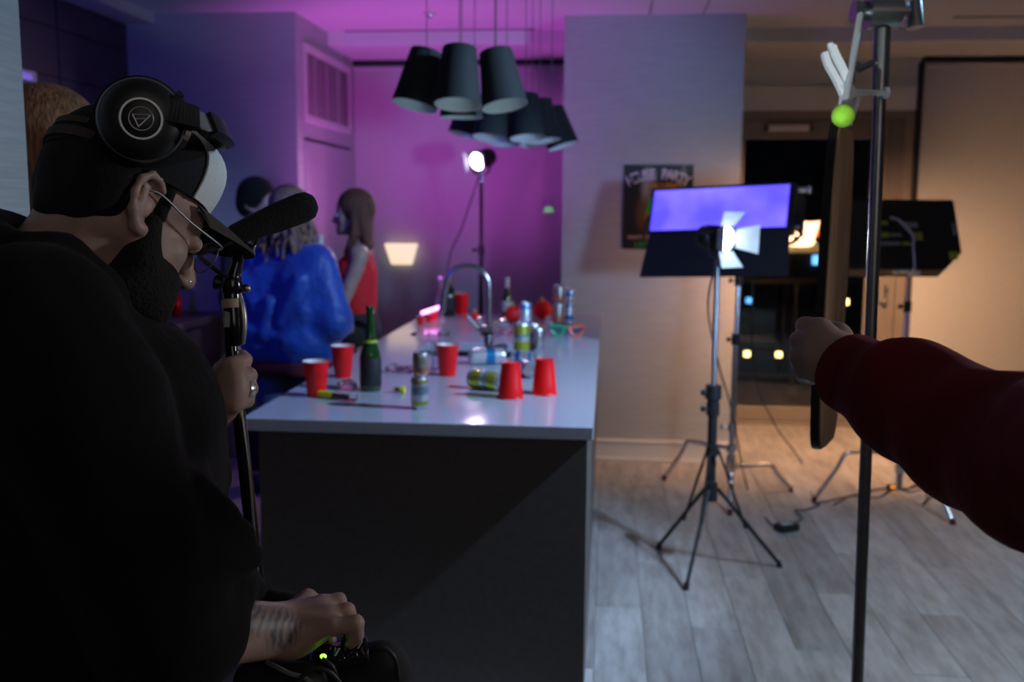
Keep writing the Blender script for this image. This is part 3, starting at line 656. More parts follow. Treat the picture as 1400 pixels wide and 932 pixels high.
# faucet
fb = atz(668, 478, ZT)
fa = thing('kitchen_faucet', 'tall brushed steel gooseneck faucet beside the sink', 'faucet', fb)
fr = Vector((-1, .05, 0)).normalized()
hgt = .285; R0 = .098
pts = [fb + Vector((0, 0, .02)), fb + Vector((0, 0, .12)), fb + Vector((0, 0, hgt))]
for k in range(1, 9):
    t = math.pi * k / 8; pts.append(fb + fr * (R0 * (1 - math.cos(t))) + Vector((0, 0, hgt + R0 * math.sin(t))))
pts += [fb + fr * (2 * R0 + .008) + Vector((0, 0, hgt - .03))]
MB().tube(pts, .0125, 14, 3).build('spout', M['steel'], fa)
e = pts[-1]; MB().cone(e, e + fr * .012 + Vector((0, 0, -.085)), .0145, .017, 14).build('spray_head', M['steel'], fa)
MB().lathe([(.001, 0), (.027, 0), (.027, .006), (.022, .010), (.022, .06), (.018, .075), (.001, .075)], fb).build('base', M['steel'], fa)
hb = MB().cone(fb + Vector((.02, -.005, .088)), fb + Vector((-.035, -.01, .088)), .022, .022, 16).build('valve_body', M['steel'], fa)
MB().tube([fb + Vector((-.03, -.01, .088)), fb + Vector((-.055, -.012, .108)), fb + Vector((-.095, -.014, .155))], [.008, .006]).build('lever', M['steel'], hb)

# ================================================================== THINGS ON THE ISLAND
def on(px, py): return atz(px, py, ZT + .0006)
def cup_parts(t, o):
    MB().lathe([(.001, .002), (.030, .002), (.031, 0), (.0325, .012), (.0345, .03), (.0352, .032), (.0362, .05), (.0372, .052), (.0385, .078), (.0395, .080), (.0425, .116), (.0455, .1165), (.0468, .119), (.0455, .1215), (.0435, .1205)], o, n=32).build('cup_wall', M['red_cup'], t)
    MB().lathe([(.0437, .1205), (.0415, .116), (.0374, .08), (.0300, .006), (.001, .006)], o, n=32).build('lining', M['white_cup'], t)
G = 'red party cups on the countertop'
b = on(433, 541); cup0 = thing('party_cup', 'upright red plastic cup nearest the left corner of the countertop, by the yellow-capped tube', 'cup', b, G); cup_parts(cup0, b)
for px, py, lab, flip, s in ((469, 515, 'upright red plastic cup just left of the green bottle, behind the nearest cup', 0, 1), (612, 513, 'upright red plastic cup in front of the sink', 0, 1), (631, 429, 'upright red plastic cup at the far end beside the dark wine bottle', 0, 1.05),
                     (698, 543, 'overturned red plastic cup in front of the lying cans', 1, 1.0), (744, 538, 'overturned red plastic cup nearest the long right-hand side of the countertop', 1, 1.0)):
    m4 = Matrix.Translation(on(px, py) + Vector((0, 0, .1215 * s if flip else 0))) @ Matrix.Rotation(R_(180 if flip else 0), 4, 'X') @ Matrix.Rotation(random.random() * 6, 4, 'Z') @ Matrix.Scale(s, 4)
    dup(cup0, m4, lab)
G2 = 'small red shot cups'
b = on(575, 443); sc0 = thing('shot_cup', 'small red shot cup, frontmost of the three below the pink glowing stick', 'cup', b, G2)
MB().lathe([(.001, 0), (.017, 0), (.019, .02), (.0225, .044), (.024, .046), (.0225, .047)], b, n=20).build('cup_wall', M['red_cup'], sc0)
MB().lathe([(.0222, .0465), (.0165, .004), (.001, .004)], b, n=20).build('lining', M['white_cup'], sc0)
dup(sc0, Matrix.Translation(on(586, 440)), 'small red shot cup in the middle of the three below the pink glowing stick')
dup(sc0, Matrix.Translation(on(594, 437)), 'small red shot cup, rearmost of the three below the pink glowing stick')
# pink glowing stick lying across the rims
p0 = on(586, 440) + Vector((-.035, -.012, .052)); p1 = on(594, 437) + Vector((.035, .0, .075))
gs = thing('glow_stick', 'pink glowing stick lying across the small red shot cups', 'glow stick', (p0 + p1) / 2)
MB().tube([p0, (p0 + p1) / 2, p1], .010, 10, 3).build('tube', M['pink_glow'], gs)
MB().cone(p1, p1 + (p1 - p0).normalized() * .012, .011).build('cap', M['black'], gs)

def bottle(base, label, glass, h, r, neck_r, shoulder, parts, cat='bottle'):
    t = thing('bottle', label, cat, base)
    MB().lathe([(.001, 0), (r * .9, 0), (r, .006), (r, h * shoulder), (r * .92, h * (shoulder + .06)), (r * .62, h * (shoulder + .16)), (neck_r * 1.25, h * (shoulder + .25)), (neck_r, h * .86), (neck_r, h * .955), (neck_r * 1.15, h * .96), (neck_r * 1.15, h * .985), (neck_r, h), (.001, h)], base, n=28).build('glass_body', glass, t)
    for nm, prof, m in parts: MB().lathe([(rr * 1.0, z * h) for rr, z in prof], base, n=28).build(nm, m, t)
    return t
bottle(on(507, 533), 'dark green wine bottle with a black label standing between the red cups', M['green_glass'], .298, .0375, .0135, .40,
       [('label', [(.0375, .06), (.0381, .065), (.0381, .385), (.0375, .39)], M['label_dark']), ('neck_label', [(.0272, .570), (.0255, .60)], M['sticker_y'])])
bottle(on(614, 431), 'dark wine bottle with red foil neck at the far left end of the countertop', M['dark_glass'], .252, .038, .014, .50,
       [('label', [(.038, .14), (.0386, .15), (.0386, .40), (.038, .41)], M['label_dark']), ('foil', [(.0172, .74), (.0155, .80), (.0150, .955), (.0165, .97), (.0165, 1.002), (.001, 1.003)], M['red_foil'])])
bottle(on(693, 433), 'green beer bottle with white foil neck at the far end of the countertop', M['green_glass'], .235, .0305, .0125, .48,
       [('label', [(.0305, .16), (.0310, .17), (.0310, .40), (.0305, .41)], M['label_white']), ('foil', [(.0165, .745), (.0140, .80), (.0138, .955), (.0160, .97), (.0160, 1.002), (.001, 1.003)], M['label_white'])])
tg = bottle(on(603, 427), 'clear glass bottle half hidden left of the dark wine bottle', M['clear_glass'], .22, .030, .012, .45, [('cap', [(.0135, .955), (.0145, .96), (.0145, 1.003), (.001, 1.004)], M['label_white'])])

def can(base, label, m, r=.0305, h=.12, axis=None, group='drink cans on the countertop'):
    t = thing('drink_can', label, 'can', (0, 0, 0), group); o = Vector((0, 0, 0)); u = Vector((0, 0, 1))
    MB().lathe([(r * .80, .002), (r * .84, .004), (r * .99, .012), (r, .016), (r, h - .016), (r * .97, h - .010), (r * .86, h - .002)], o, u, 28).build('printed_wall', m, t)
    MB().lathe([(.001, .006), (r * .72, .004), (r * .80, 0), (r * .84, .004)], o, u, 28).build('can_base', M['alu'], t)
    ld = MB().lathe([(r * .86, h - .003), (r * .87, h), (r * .82, h), (r * .80, h - .005), (.001, h - .005)], o, u, 28).build('lid', M['alu'], t)
    MB().ell((r * .2, 0, h - .0045), (r * .42, r * .25, .0012), None, 10, 4).build('pull_tab', M['alu'], ld)
    q_ = Vector((0, 0, 1)).rotation_difference(Vector(axis)).to_matrix().to_4x4() if axis is not None else Matrix.Rotation(len(label) * .7, 4, 'Z')
    t.matrix_basis = Matrix.Translation(base) @ q_
    return t
b = on(574, 558); can(b, 'gold and silver can standing nearest the front, lower one of a stacked pair', M['can_gold'], .0278, .104)
can(b + Vector((.004, .0, .1045)), 'short peach and silver can stacked on top of the gold and silver can', M['can_peach'], .0262, .078)
can(on(713, 484), 'tall yellow and silver can standing right of the faucet', M['can_yellow'], .036, .142)
can(on(729, 477), 'silver can with olive stripe half hidden behind the yellow can', M['can_gold'], .029, .118)
can(on(736, 480), 'plain pale silver can at the right of the standing yellow can', M['alu'], .024, .105)
can(on(718, 457), 'blue and white can standing behind the yellow can', M['can_blue'], .030, .165)
for px, py, a_, la, b_, lb in ((763, 442, M['can_peach'], 'pinkish silver can at the far right end of the countertop, bottom of the left stack', M['can_peach'], 'pinkish silver can on top of the left stack at the far right end'),
                           (778, 443, M['can_blue'], 'blue and white can at the far right end, bottom of the right stack', M['can_white'], 'pale blue can on top of the right stack at the far right end')):
    r_ = .034 if px == 763 else .024; b = on(px, py); can(b, la, a_, r_, .118); can(b + Vector((.003, 0, .1185)), lb, b_, r_, .098 if px == 763 else .085)
def lying(p0, p1, label, m, r, h):
    a, b = on(*p0), on(*p1); d = (b - a); d.z = 0; d.normalize(); return can((a + b) / 2 - d * h / 2 + Vector((0, 0, r)), label, m, r, h, d)
lying((642, 498), (690, 497), 'white and blue can lying on its side before the faucet', M['can_white'], .033, .15)
lying((646, 530), (682, 534), 'silver can with yellow print lying on its side left of the overturned cups', M['can_yellow'], .0335, .13)
lying((712, 506), (730, 522), 'blue can lying on its side between the two overturned cups', M['can_blue'], .030, .12)
lying((706, 496), (724, 497), 'second blue can lying behind the gap between the overturned cups', M['can_blue'], .027, .10)
# red baubles, glass globes
def ballthing(name, c0, r, label, m, capm=None, cat='ornament', group=None):
    t = thing(name, label, cat, c0, group); c = c0 + Vector((0, 0, r)); MB().ell(c, r, n=24, m=16).build('globe', m, t)
    if capm:
        u = Vector((-.1, -.2, 1)).normalized(); MB().cone(c + u * r * .96, c + u * (r + .016), .014, .013, 14).build('cap', capm, t)
        MB().tube([c + u * (r + .015), c + u * (r + .03) + Vector((.008, 0, 0)), c + u * (r + .016) + Vector((.004, 0, 0))], .0015, 6).build('hanger_loop', M['gold'], t)
G3 = 'red party ornaments'
ballthing('red_ornament', on(742, 436), .055, 'round red ornament with a pale gold cap, right of the blue can', M['red_ball'], M['gold'], group=G3)
ballthing('red_ornament', on(702, 441), .049, 'round red ornament half hidden left of the blue can', M['red_ball'], M['gold'], group=G3)
ballthing('red_ornament', on(718, 434), .045, 'round red ornament mostly hidden behind the blue can', M['red_ball'], None, group=G3)
ballthing('red_ornament', on(650, 437), .022, 'smallest red ornament lying left of the faucet column', M['red_ball'], M['gold'], group=G3)
ballthing('glass_globe', on(689, 458), .034, 'clear glass globe with a bright glint right of the faucet', M['clear_glass'], M['silver'], group='clear glass globes')
ballthing('glass_globe', on(750, 452), .030, 'clear glass globe with a glint left of the party glasses', M['clear_glass'], M['silver'], group='clear glass globes')
ballthing('glass_globe', on(657, 452), .028, 'clear glass globe at the foot of the faucet lever', M['clear_glass'], M['silver'], group='clear glass globes')
b = on(678, 444); t = thing('cork', 'brown bottle cork lying behind the glass globe', 'cork', b); MB().cone(b + Vector((-.018, 0, .013)), b + Vector((.018, .004, .013)), .012, .013, 14).build('cork_body', M['tape'], t); MB().cone(b + Vector((.018, .004, .013)), b + Vector((.022, .0045, .013)), .0138, .0138, 14).build('cork_head', M['tape'], t)
# novelty glasses
M['green_pl'] = mat('green_plastic', (0.02, 0.32, 0.13), 0.35, noise=(20, 0.08)); M['orange_pl'] = mat('orange_plastic', (0.75, 0.16, 0.10), 0.35, noise=(20, 0.08))
M['tint'] = mat('tinted_lens', (0.06, 0.08, 0.12), 0.1, noise=(20, 0.05))
b = on(775, 460); t = thing('party_glasses', 'novelty party glasses, one half green and one orange, lying by the stacked cans', 'glasses', b)
for s, m in ((-1, M['green_pl']), (1, M['orange_pl'])):
    cpt = b + Vector((s * .043, 0, .030)); out = [cpt + Vector((x * s, 0, z)) for x, z in ((-.034, .018), (.042, .024), (.036, -.004), (.008, -.028), (-.018, -.016))]
    MB().tube(out + [out[0]], .0085, 8, 1).build('rim', m, t)
    MB().add(out + [q + Vector((0, .002, 0)) for q in out], [(0, 1, 2, 3, 4), (9, 8, 7, 6, 5)] + [(i, (i + 1) % 5, 5 + (i + 1) % 5, 5 + i) for i in range(5)]).build('lens', M['tint'], t)
    MB().tube([cpt + Vector((s * .042, 0, .02)), cpt + Vector((s * .044, .06, .015)), cpt + Vector((s * .04, .12, -.018))], .004, 8).build('temple', m, t)
MB().tube([b + Vector((-.012, 0, .045)), b + Vector((0, -.002, .05)), b + Vector((.012, 0, .045))], .005).build('bridge', M['green_pl'], t)
# yellow-capped tubes and bits of clear plastic
def vial(a, b2, r, label):
    p, q = on(*a) + Vector((0, 0, r)), on(*b2) + Vector((0, 0, r)); d = (q - p).normalized(); L_ = (q - p).length
    t = thing('capped_tube', label, 'tube', (p + q) / 2 - Vector((0, 0, r)), 'yellow capped tubes')
    MB().cone(p, p + d * L_ * .36, r, r, 16).build('cap', M['yellow'], t)
    MB().lathe([(r * .9, L_ * .34), (r * .9, L_ * .97), (r * .6, L_), (.001, L_)], p, d, 16).build('tube_wall', M['clear'], t)
    MB().cone(p + d * L_ * .4, p + d * L_ * .8, r * .55, r * .5, 10).build('contents', M['tape'], t)
vial((437, 543), (488, 549), .0125, 'clear tube with yellow cap lying before the nearest red cup')
vial((553, 537), (538, 536), .0115, 'short clear tube with yellow cap between green bottle and stacked cans')
def crumple(px, py, r, label, seed):
    rr = random.Random(seed); b = on(px, py); m_ = MB().ell(Vector((0, 0, 0)), (r, r * .8, r * .45), n=14, m=8)
    vs = []
    for v in m_.v:
        v = Vector(v); v *= 1 + rr.uniform(-.28, .22); v.z = max(v.z, -r * .42); vs.append(v + b + Vector((0, 0, r * .42)))
    m_.v = [tuple(v) for v in vs]
    tag(m_.build('plastic_wrap', M['clear'], None), label, 'wrapper', 'clear plastic wrappers')
crumple(476, 532, .038, 'crumpled clear plastic wrapper between nearest red cup and green bottle', 1)
crumple(538, 508, .034, 'crumpled clear plastic wrapper right of the green bottle, before the sink', 2)
crumple(556, 509, .022, 'small scrap of clear plastic wrapper beside the larger one before the sink', 5)
b = on(600, 505); t = thing('plastic_tumbler', 'clear plastic tumbler half hidden behind the red cup before the sink', 'cup', b)
MB().lathe([(.001, .002), (.027, .002), (.036, .085), (.0375, .086), (.036, .087), (.028, .006), (.001, .006)], b, n=24).build('wall', M['clear'], t)
for k, (px, w_) in enumerate(((594, .032), (607, .028))):
    b = on(px, 458); t = thing('ice_cube_tray', ('left' if k == 0 else 'right') + ' one of two small clear plastic trays beyond the sink', 'tray', b, 'small clear trays')
    MB().box(b + Vector((-w_, -.02, 0)), b + Vector((w_, .02, .003))).build('tray_base', M['clear'], t)
    for lo, hi in (((-w_, -.02, .003), (w_, -.017, .022)), ((-w_, .017, .003), (w_, .02, .022)), ((-w_, -.017, .003), (-w_ + .003, .017, .022)), ((w_ - .003, -.017, .003), (w_, .017, .022))):
        MB().box(b + Vector(lo), b + Vector(hi)).build('tray_wall', M['clear'], t)
b = on(566, 457); t = thing('crown_cork', 'small dark bottle cap beyond the left corner of the sink', 'cap', b)
MB().lathe([(.016, 0), (.0165, .002), (.0145, .008), (.010, .0095), (.001, .0095)], b, n=21).build('shell', M['black_gloss'], t); MB().lathe([(.001, .006), (.013, .006), (.014, .001)], b, n=21).build('liner', M['label_white'], t)

# ================================================================== PENDANT LAMPS
def pendant(px, py, D, tilt, lean, label, s=1.0, grp='black pendant lamps'):
    """px, py: middle of the shade; tilt: sideways angle, lean: towards (-) or away (+)"""
    c = atd(px, py, D); A = Matrix.Rotation(R_(tilt), 3, 'Y') @ Matrix.Rotation(R_(lean), 3, 'X')
    t = thing('pendant_lamp', label, 'lamp', c, grp); d = A @ Vector((0, 0, 1)); a = c - d * .1 * s
    q = lambda prof: [(r * s, z * s) for r, z in prof]
    MB().lathe(q([(.083, .0), (.083, .003), (.060, .200), (.058, .202), (.018, .202)]), a, d, 32).build('shade', M['shade'], t)
    MB().lathe(q([(.083, .0), (.0815, .0005), (.0585, .199), (.001, .199)]), a, d, 32).build('lining', M['shade_in'], t)
    lh = MB().cone(a + d * .135 * s, a + d * .199 * s, .019 * s, .019 * s, 14).build('lamp_holder', M['black'], t)
    MB().ell(a + d * .105 * s, .030 * s, n=14, m=10).build('bulb', M['shade_in'], lh)
    tp = a + d * .202 * s; MB().tube([tp, Vector((tp.x * .97 + c.x * .03, tp.y, tp.z + .06)), Vector((tp.x, tp.y, ZC))], .0020, 8, 4).build('cord', M['wire'], t)
    MB().lathe([(.001, -.018), (.03, -.018), (.034, 0)], (tp.x, tp.y, ZC), n=16).build('ceiling_rose', M['trim'], t)
pendant(575, 108, 3.60, 12, -10, 'black pendant shade tilting outwards on the left of the near cluster')
pendant(627, 105, 3.48, 0, -12, 'black pendant shade hanging upright in the middle of the near cluster')
pendant(684, 108, 3.60, -11, -10, 'black pendant shade tilting outwards on the right of the near cluster')
pendant(631, 124, 3.80, 0, -1, 'black pendant shade at the back of the near cluster, only its white rim showing')
pendant(642, 157, 4.85, 13, -6, 'black pendant shade at the left of the far cluster, under the near lamps')
pendant(673, 160, 4.62, 5, -11, 'black pendant shade second from the left in the far cluster')
pendant(720, 160, 4.62, -4, -10, 'black pendant shade in the middle of the far cluster, beside a blue-lit one')
pendant(741, 165, 4.92, -8, -6, 'black pendant shade with a blue-lit flank, behind the middle of the far cluster')
pendant(762, 174, 5.12, -18, -4, 'rightmost black pendant shade of the far cluster, tilting outwards')
pendant(690, 171, 5.20, 4, -8, 'black pendant shade at the back of the far cluster, left of two white rims')
pendant(729, 171, 5.22, -5, -8, 'black pendant shade at the back of the far cluster, right of two white rims')

# ================================================================== LIGHT STANDS AND FIXTURES
def leg_stand(t, base, feet, mast_top, m, r=.016, hub=.33, low=.14, spread=.5):
    """black tripod light stand: three folding legs with struts to the mast"""
    for f in feet:
        f = Vector(f); up = base + Vector((0, 0, hub)); kn = f.lerp(up, .50)
        g = MB().cone(f + Vector((0, 0, .012)), base + (f - base).normalized() * .03 + Vector((0, 0, hub)), .0085, .0085, 10).build('leg', m, t)
        MB().cone(f, f + Vector((0, 0, .02)) + (up - f).normalized() * .012, .013, .011, 10).build('rubber_foot', M['black'], g)
        MB().cone(kn, base + (f - base).normalized() * .028 + Vector((0, 0, hub + .17)), .006, .006, 8).build('strut', m, t)
    MB().cone(base + Vector((0, 0, hub - .05)), base + Vector((0, 0, hub + .03)), .028, .028, 16).build('hub', M['black'], t)
    MB().cone(base + Vector((0, 0, hub + .15)), base + Vector((0, 0, hub + .19)), .027, .027, 16).build('collar', M['black'], t)
# --- fresnel on a black tripod stand by the pillar
f1, f2, f3 = atz(900, 750, 0), atz(938, 806, 0), atz(1066, 775, 0)
bs = Vector((.466, 4.235, 0)); top_ = atd(981, 348, 4.30)
st = thing('light_stand', 'black tripod light stand holding the small lit fresnel before the pillar', 'light stand', bs)
leg_stand(st, bs, (f1, f2, f3), top_, M['black_paint'], hub=.36)
ax = Vector((top_.x, top_.y, 0)) - bs
def mast(t, base, top, zs, rs, m, m_top=None):
    for i in range(len(zs) - 1):
        pa = base.lerp(top, (zs[i]) / top.z) if False else base + (Vector((top.x, top.y, 0)) - Vector((base.x, base.y, 0))) * (zs[i] / top.z) + Vector((0, 0, zs[i]))
        pb = base + (Vector((top.x, top.y, 0)) - Vector((base.x, base.y, 0))) * (zs[i + 1] / top.z) + Vector((0, 0, zs[i + 1]))
        MB().cone(pa, pb, rs[i], rs[i], 14).build('mast_section', m if i < len(zs) - 2 or m_top is None else m_top, t)
        if i:
            k = MB().cone(pa - Vector((0, 0, .03)), pa + Vector((0, 0, .03)), rs[i - 1] * 1.5, rs[i - 1] * 1.4, 14).build('clamp_collar', M['black'], t)
            MB().cone(pa, pa + Vector((-.04, -.02, .0)), .006, .006, 8).ell(pa + Vector((-.045, -.022, 0)), (.012, .008, .014)).build('clamp_knob', M['black'], k)
mast(st, bs, top_, (.30, .70, .77, top_.z), (.020, .024, .012, .012)[:3], M['black_paint'], M['pole_steel'])
def fresnel(name, label, pivot, d, s, m_leaf, leaves, watts, col, cone, glow):
    """small fresnel head: ribbed can, yoke, lens, barn doors; pivot = top of its stand"""
    d = Vector(d).normalized(); u = d.cross(Vector((0, 0, 1))).normalized(); w = u.cross(d)
    c = pivot + Vector((0, 0, .115 * s)); t = thing(name, label, 'film light', pivot)
    prof = [(.001, -.13), (.05, -.128), (.062, -.11), (.062, -.08)]
    for k in range(5): prof += [(.068, -.078 + k * .02), (.068, -.070 + k * .02), (.062, -.068 + k * .02), (.062, -.060 + k * .02)]
    prof += [(.062, .03), (.075, .035), (.075, .06), (.066, .06), (.066, .05)]
    MB().lathe([(r * s, h * s) for r, h in prof], c, d, 28).build('housing', M['black_paint'], t)
    MB().lathe([(.001, .056), (.03, .054), (.055, .048), (.066, .046)], c, d, 28).v
    MB().lathe([(.001 * s, .058 * s), (.03 * s, .056 * s), (.055 * s, .050 * s), (.066 * s, .046 * s)], c, d, 28).build('lens', glow, t)
    yk = [c + u * .078 * s, c + u * .08 * s - Vector((0, 0, .05 * s)), c + u * .05 * s - Vector((0, 0, .1 * s)), pivot + Vector((0, 0, .012)), c - u * .05 * s - Vector((0, 0, .1 * s)), c - u * .08 * s - Vector((0, 0, .05 * s)), c - u * .078 * s]
    MB().band(yk, d, .022 * s, .005 * s, 5).build('yoke', M['black_paint'], t)
    MB().cone(c + u * .066 * s, c + u * .095 * s, .012 * s).cone(c + u * .09 * s, c + u * .105 * s, .02 * s).build('tilt_knob', M['black'], t)
    MB().cone(pivot - Vector((0, 0, .05 * s)), pivot + Vector((0, 0, .02)), .015 * s, .015 * s).build('spigot', M['steel'], t)
    MB().lathe([(.080 * s, .058 * s), (.080 * s, .064 * s), (.066 * s, .064 * s), (.066 * s, .058 * s), (.080 * s, .058 * s)], c, d, 28).build('barn_door_ring', M['black_paint'], t)
    for e, ang, L_ in leaves:      # e: edge direction in (u, w); ang: opening from the beam axis
        eu = (u * e[0] + w * e[1]).normalized(); tv = d.cross(eu).normalized(); o = c + d * .064 * s + eu * .066 * s
        ld = (d * math.cos(R_(ang)) + eu * math.sin(R_(ang))) * L_ * s
        MB().plate([o - tv * .05 * s, o + tv * .05 * s, o + ld + tv * .078 * s, o + ld - tv * .078 * s], .002).build('barn_door', m_leaf, t)
    l = bpy.data.lights.new(name + '_beam', 'SPOT'); l.energy = watts; l.color = col; l.spot_size = R_(cone); l.spot_blend = .6; l.shadow_soft_size = .045 * s
    lo = bpy.data.objects.new(name + '_beam', l); C.objects.link(lo); lo.matrix_world = aim(c + d * .075 * s, c + d); attach(lo, t)
    return t
pv = top_ + Vector((0, 0, -.02)); fc = pv + Vector((0, 0, .115))
fresnel('fresnel_light', 'small black fresnel with open barn doors shining white in front of the violet panel', pv, (-.42, -1, -.12) if False else (.80, -1, -.05), .80, M['barn_leaf'],
        (((-1, 0), 52, .125), ((0, 1), 58, .09), ((0, -1), 56, .10), ((1, 0), 10, .06)), 40, (.80, .92, 1.0), 110, M['lens_hot'])
# --- second fresnel behind the island
p2 = aty(658, 236, 6.55); b2 = Vector((p2.x, p2.y, 0))
st2 = thing('light_stand', 'black tripod light stand behind the far end of the island by the magenta blind', 'light stand', b2)
leg_stand(st2, b2, [b2 + Vector((.36 * math.cos(a), .36 * math.sin(a), 0)) for a in (.5, 2.6, 4.7)], p2, M['black_paint'])
mast(st2, b2, p2, (.30, .74, 1.28, p2.z), (.018, .015, .012), M['black_paint'])
fresnel('fresnel_light', 'small lit fresnel on the black stand behind the island', p2 - Vector((0, 0, .02)), (-.46, -.88, -.26), .9, M['barn_leaf'], (((1, 0), 20, .04), ((-1, 0), 20, .04)), 26, (1.0, .70, .95), 90, M['lens_far'])
a_ = aty(655, 240, 6.55); MB_ = MB().tube([a_, aty(632, 310, 6.53), aty(612, 366, 6.5), Vector((aty(606, 400, 6.5).x, 6.5, .5)), Vector((aty(606, 400, 6.5).x - .03, 6.5, .01))], .005)
tag(MB_.build('power_cable', M['cord_black']), 'black power cable slanting down from the fresnel behind the island', 'cable')
# --- c-stands
def c_stand(label, base, feet, top, m, r0=.0175, bend=.12, zleg=(.26, .20, .15)):
    t = thing('c_stand', label, 'light stand', base)
    for i, f in enumerate(feet):
        f = Vector(f); d = Vector((f.x - base.x, f.y - base.y, 0)); L_ = d.length; d.normalize(); z = zleg[i]
        k = base + d * (L_ * .62) + Vector((0, 0, z))
        g = MB().tube([base + Vector((0, 0, z)), base + d * L_ * .3 + Vector((0, 0, z)), base + d * (L_ * .55) + Vector((0, 0, z)), k + d * .02 + Vector((0, 0, -.012)), k.lerp(f, .35), f + Vector((0, 0, .012))], .0115, 10, 5).build('leg', m, t)
        MB().cone(f, f + Vector((0, 0, .03)) - d * .008, .014, .013, 10).build('rubber_foot', M['maroon'], g)
        MB().cone(base + Vector((0, 0, z - .018)), base + Vector((0, 0, z + .018)), r0 + .011, r0 + .011, 14).build('leg_collar', m, t)
    zz = (.06, .62 * top.z, .85 * top.z, top.z) if top.z > 1.2 else (.06, .6 * top.z, .8 * top.z, top.z)
    mast(t, base, top, zz, (r0, r0 * .82, r0 * .62), m)
    MB().cone(base + Vector((0, 0, zleg[0] + .10)), base + Vector((0, 0, zleg[0] + .14)), r0 + .008, r0 + .008).cone(base + Vector((0, 0, zleg[0] + .12)), base + Vector((-.06, -.01, zleg[0] + .12)), .005).ell(base + Vector((-.06, -.01, zleg[0] + .12)), (.008, .008, .02)).build('leg_lock', m, t)
    return t
cb = Vector((.70, 5.42, 0)); pt = atd(1012, 330, 5.36)
c_stand('steel c-stand holding the violet light panel, its bent legs before the pillar', cb, (atz(908, 656, 0), atz(1082, 672, 0), atz(998, 704, 0)), pt, M['chrome'], zleg=(.26, .16, .20))
c = cb * .36 + pt * .64; c = Vector((cb.x + (pt.x - cb.x) * .78, cb.y, pt.z * .78))
# violet panel
pc = atd(982, 285, 5.22); yaw = R_(22); pit = R_(24)
pn = Vector((-math.sin(yaw) * math.cos(pit), -math.cos(yaw) * math.cos(pit), math.sin(pit))); pu = Vector((math.cos(yaw), -math.sin(yaw), 0)); pw = pu.cross(pn) * -1
if pw.z < 0: pw = -pw
pu2 = (pu + Vector((0, 0, .045))).normalized(); pw = pn.cross(pu2); pw = pw if pw.z > 0 else -pw
def P(a, b, n=0): return pc + pu2 * a + pw * b + pn * n
hw, hh = .362, .118
lp_ = thing('led_panel', 'long flat light panel glowing violet on the c-stand before the pillar', 'film light', pc)
MB().hexa([P(-hw - .012, -hh - .012, -.09), P(hw + .03, -hh - .012, -.09), P(hw + .03, hh + .012, -.09), P(-hw - .012, hh + .012, -.09), P(-hw - .012, -hh - .012, -.004), P(hw + .03, -hh - .012, -.004), P(hw + .03, hh + .012, -.004), P(-hw - .012, hh + .012, -.004)]).build('housing', M['black_paint'], lp_, .004)
MB().hexa([P(-hw, -hh, -.003), P(hw, -hh, -.003), P(hw, hh, -.003), P(-hw, hh, -.003), P(-hw, -hh, .002), P(hw, -hh, .002), P(hw, hh, .002), P(-hw, hh, .002)]).build('diffuser', M['led_panel'], lp_)
for lo, hi in (((-hw - .012, hh), (hw + .012, hh + .012)), ((-hw - .012, -hh - .012), (hw + .012, -hh)), ((-hw - .012, -hh), (-hw, hh)), ((hw, -hh), (hw + .012, hh))):
    MB().hexa([P(lo[0], lo[1], -.003), P(hi[0], lo[1], -.003), P(hi[0], hi[1], -.003), P(lo[0], hi[1], -.003), P(lo[0], lo[1], .008), P(hi[0], lo[1], .008), P(hi[0], hi[1], .008), P(lo[0], hi[1], .008)]).build('bezel', M['black_paint'], lp_)
o1, o2 = P(-hw + .0, -hh - .012, .0), P(hw + .02, -hh - .012, .0); dn = Vector((0, -.02, -.235))
MB().plate([o1, o2, o2 + dn + Vector((-.005, 0, 0)), o1 + dn + Vector((-.05, 0, 0))], .003).build('barn_door', M['black_paint'], lp_)
MB().plate([P(hw + .032, -hh, -.0), P(hw + .032, hh, -.0), P(hw + .055, hh - .01, -.16), P(hw + .055, -hh + .01, -.16)], .004).build('barn_door', M['black_paint'], lp_)
tag(MB().cone(P(hw + .03, hh - .01, -.05), P(hw + .07, hh - .005, -.06), .016, .016).ell(P(hw + .085, hh - .005, -.06), (.016, .016, .022)).build('yoke_knob', M['chrome'], lp_), 'bright steel yoke knob')
MB().cone(P(hw + .03, -hh + .02, -.05), P(hw + .06, -hh + .02, -.055), .012, .012).cone(P(hw + .03, -hh - .04, -.05), P(hw + .05, -hh - .04, -.055), .010).build('side_knob', M['chrome'], lp_)
yk = [P(hw + .05, 0, -.05), P(hw + .05, -.16, -.06), P(hw - .12, -.20, -.07), pt + Vector((0, 0, 0.0)), P(-hw + .12, -.20, -.07), P(-hw - .04, -.16, -.06), P(-hw - .04, 0, -.05)]
MB().band(yk, pn, .03, .006, 5).build('yoke', M['black_paint'], lp_)
MB().hexa([P(-.05, -hh - .0105, -.0), P(.04, -hh - .0105, -.0), P(.04, -hh - .002, -.0), P(-.05, -hh - .002, -.0), P(-.05, -hh - .0105, .009), P(.04, -hh - .0105, .009), P(.04, -hh - .002, .009), P(-.05, -hh - .002, .009)]).build('name_plate', M['sticker_w'], lp_)
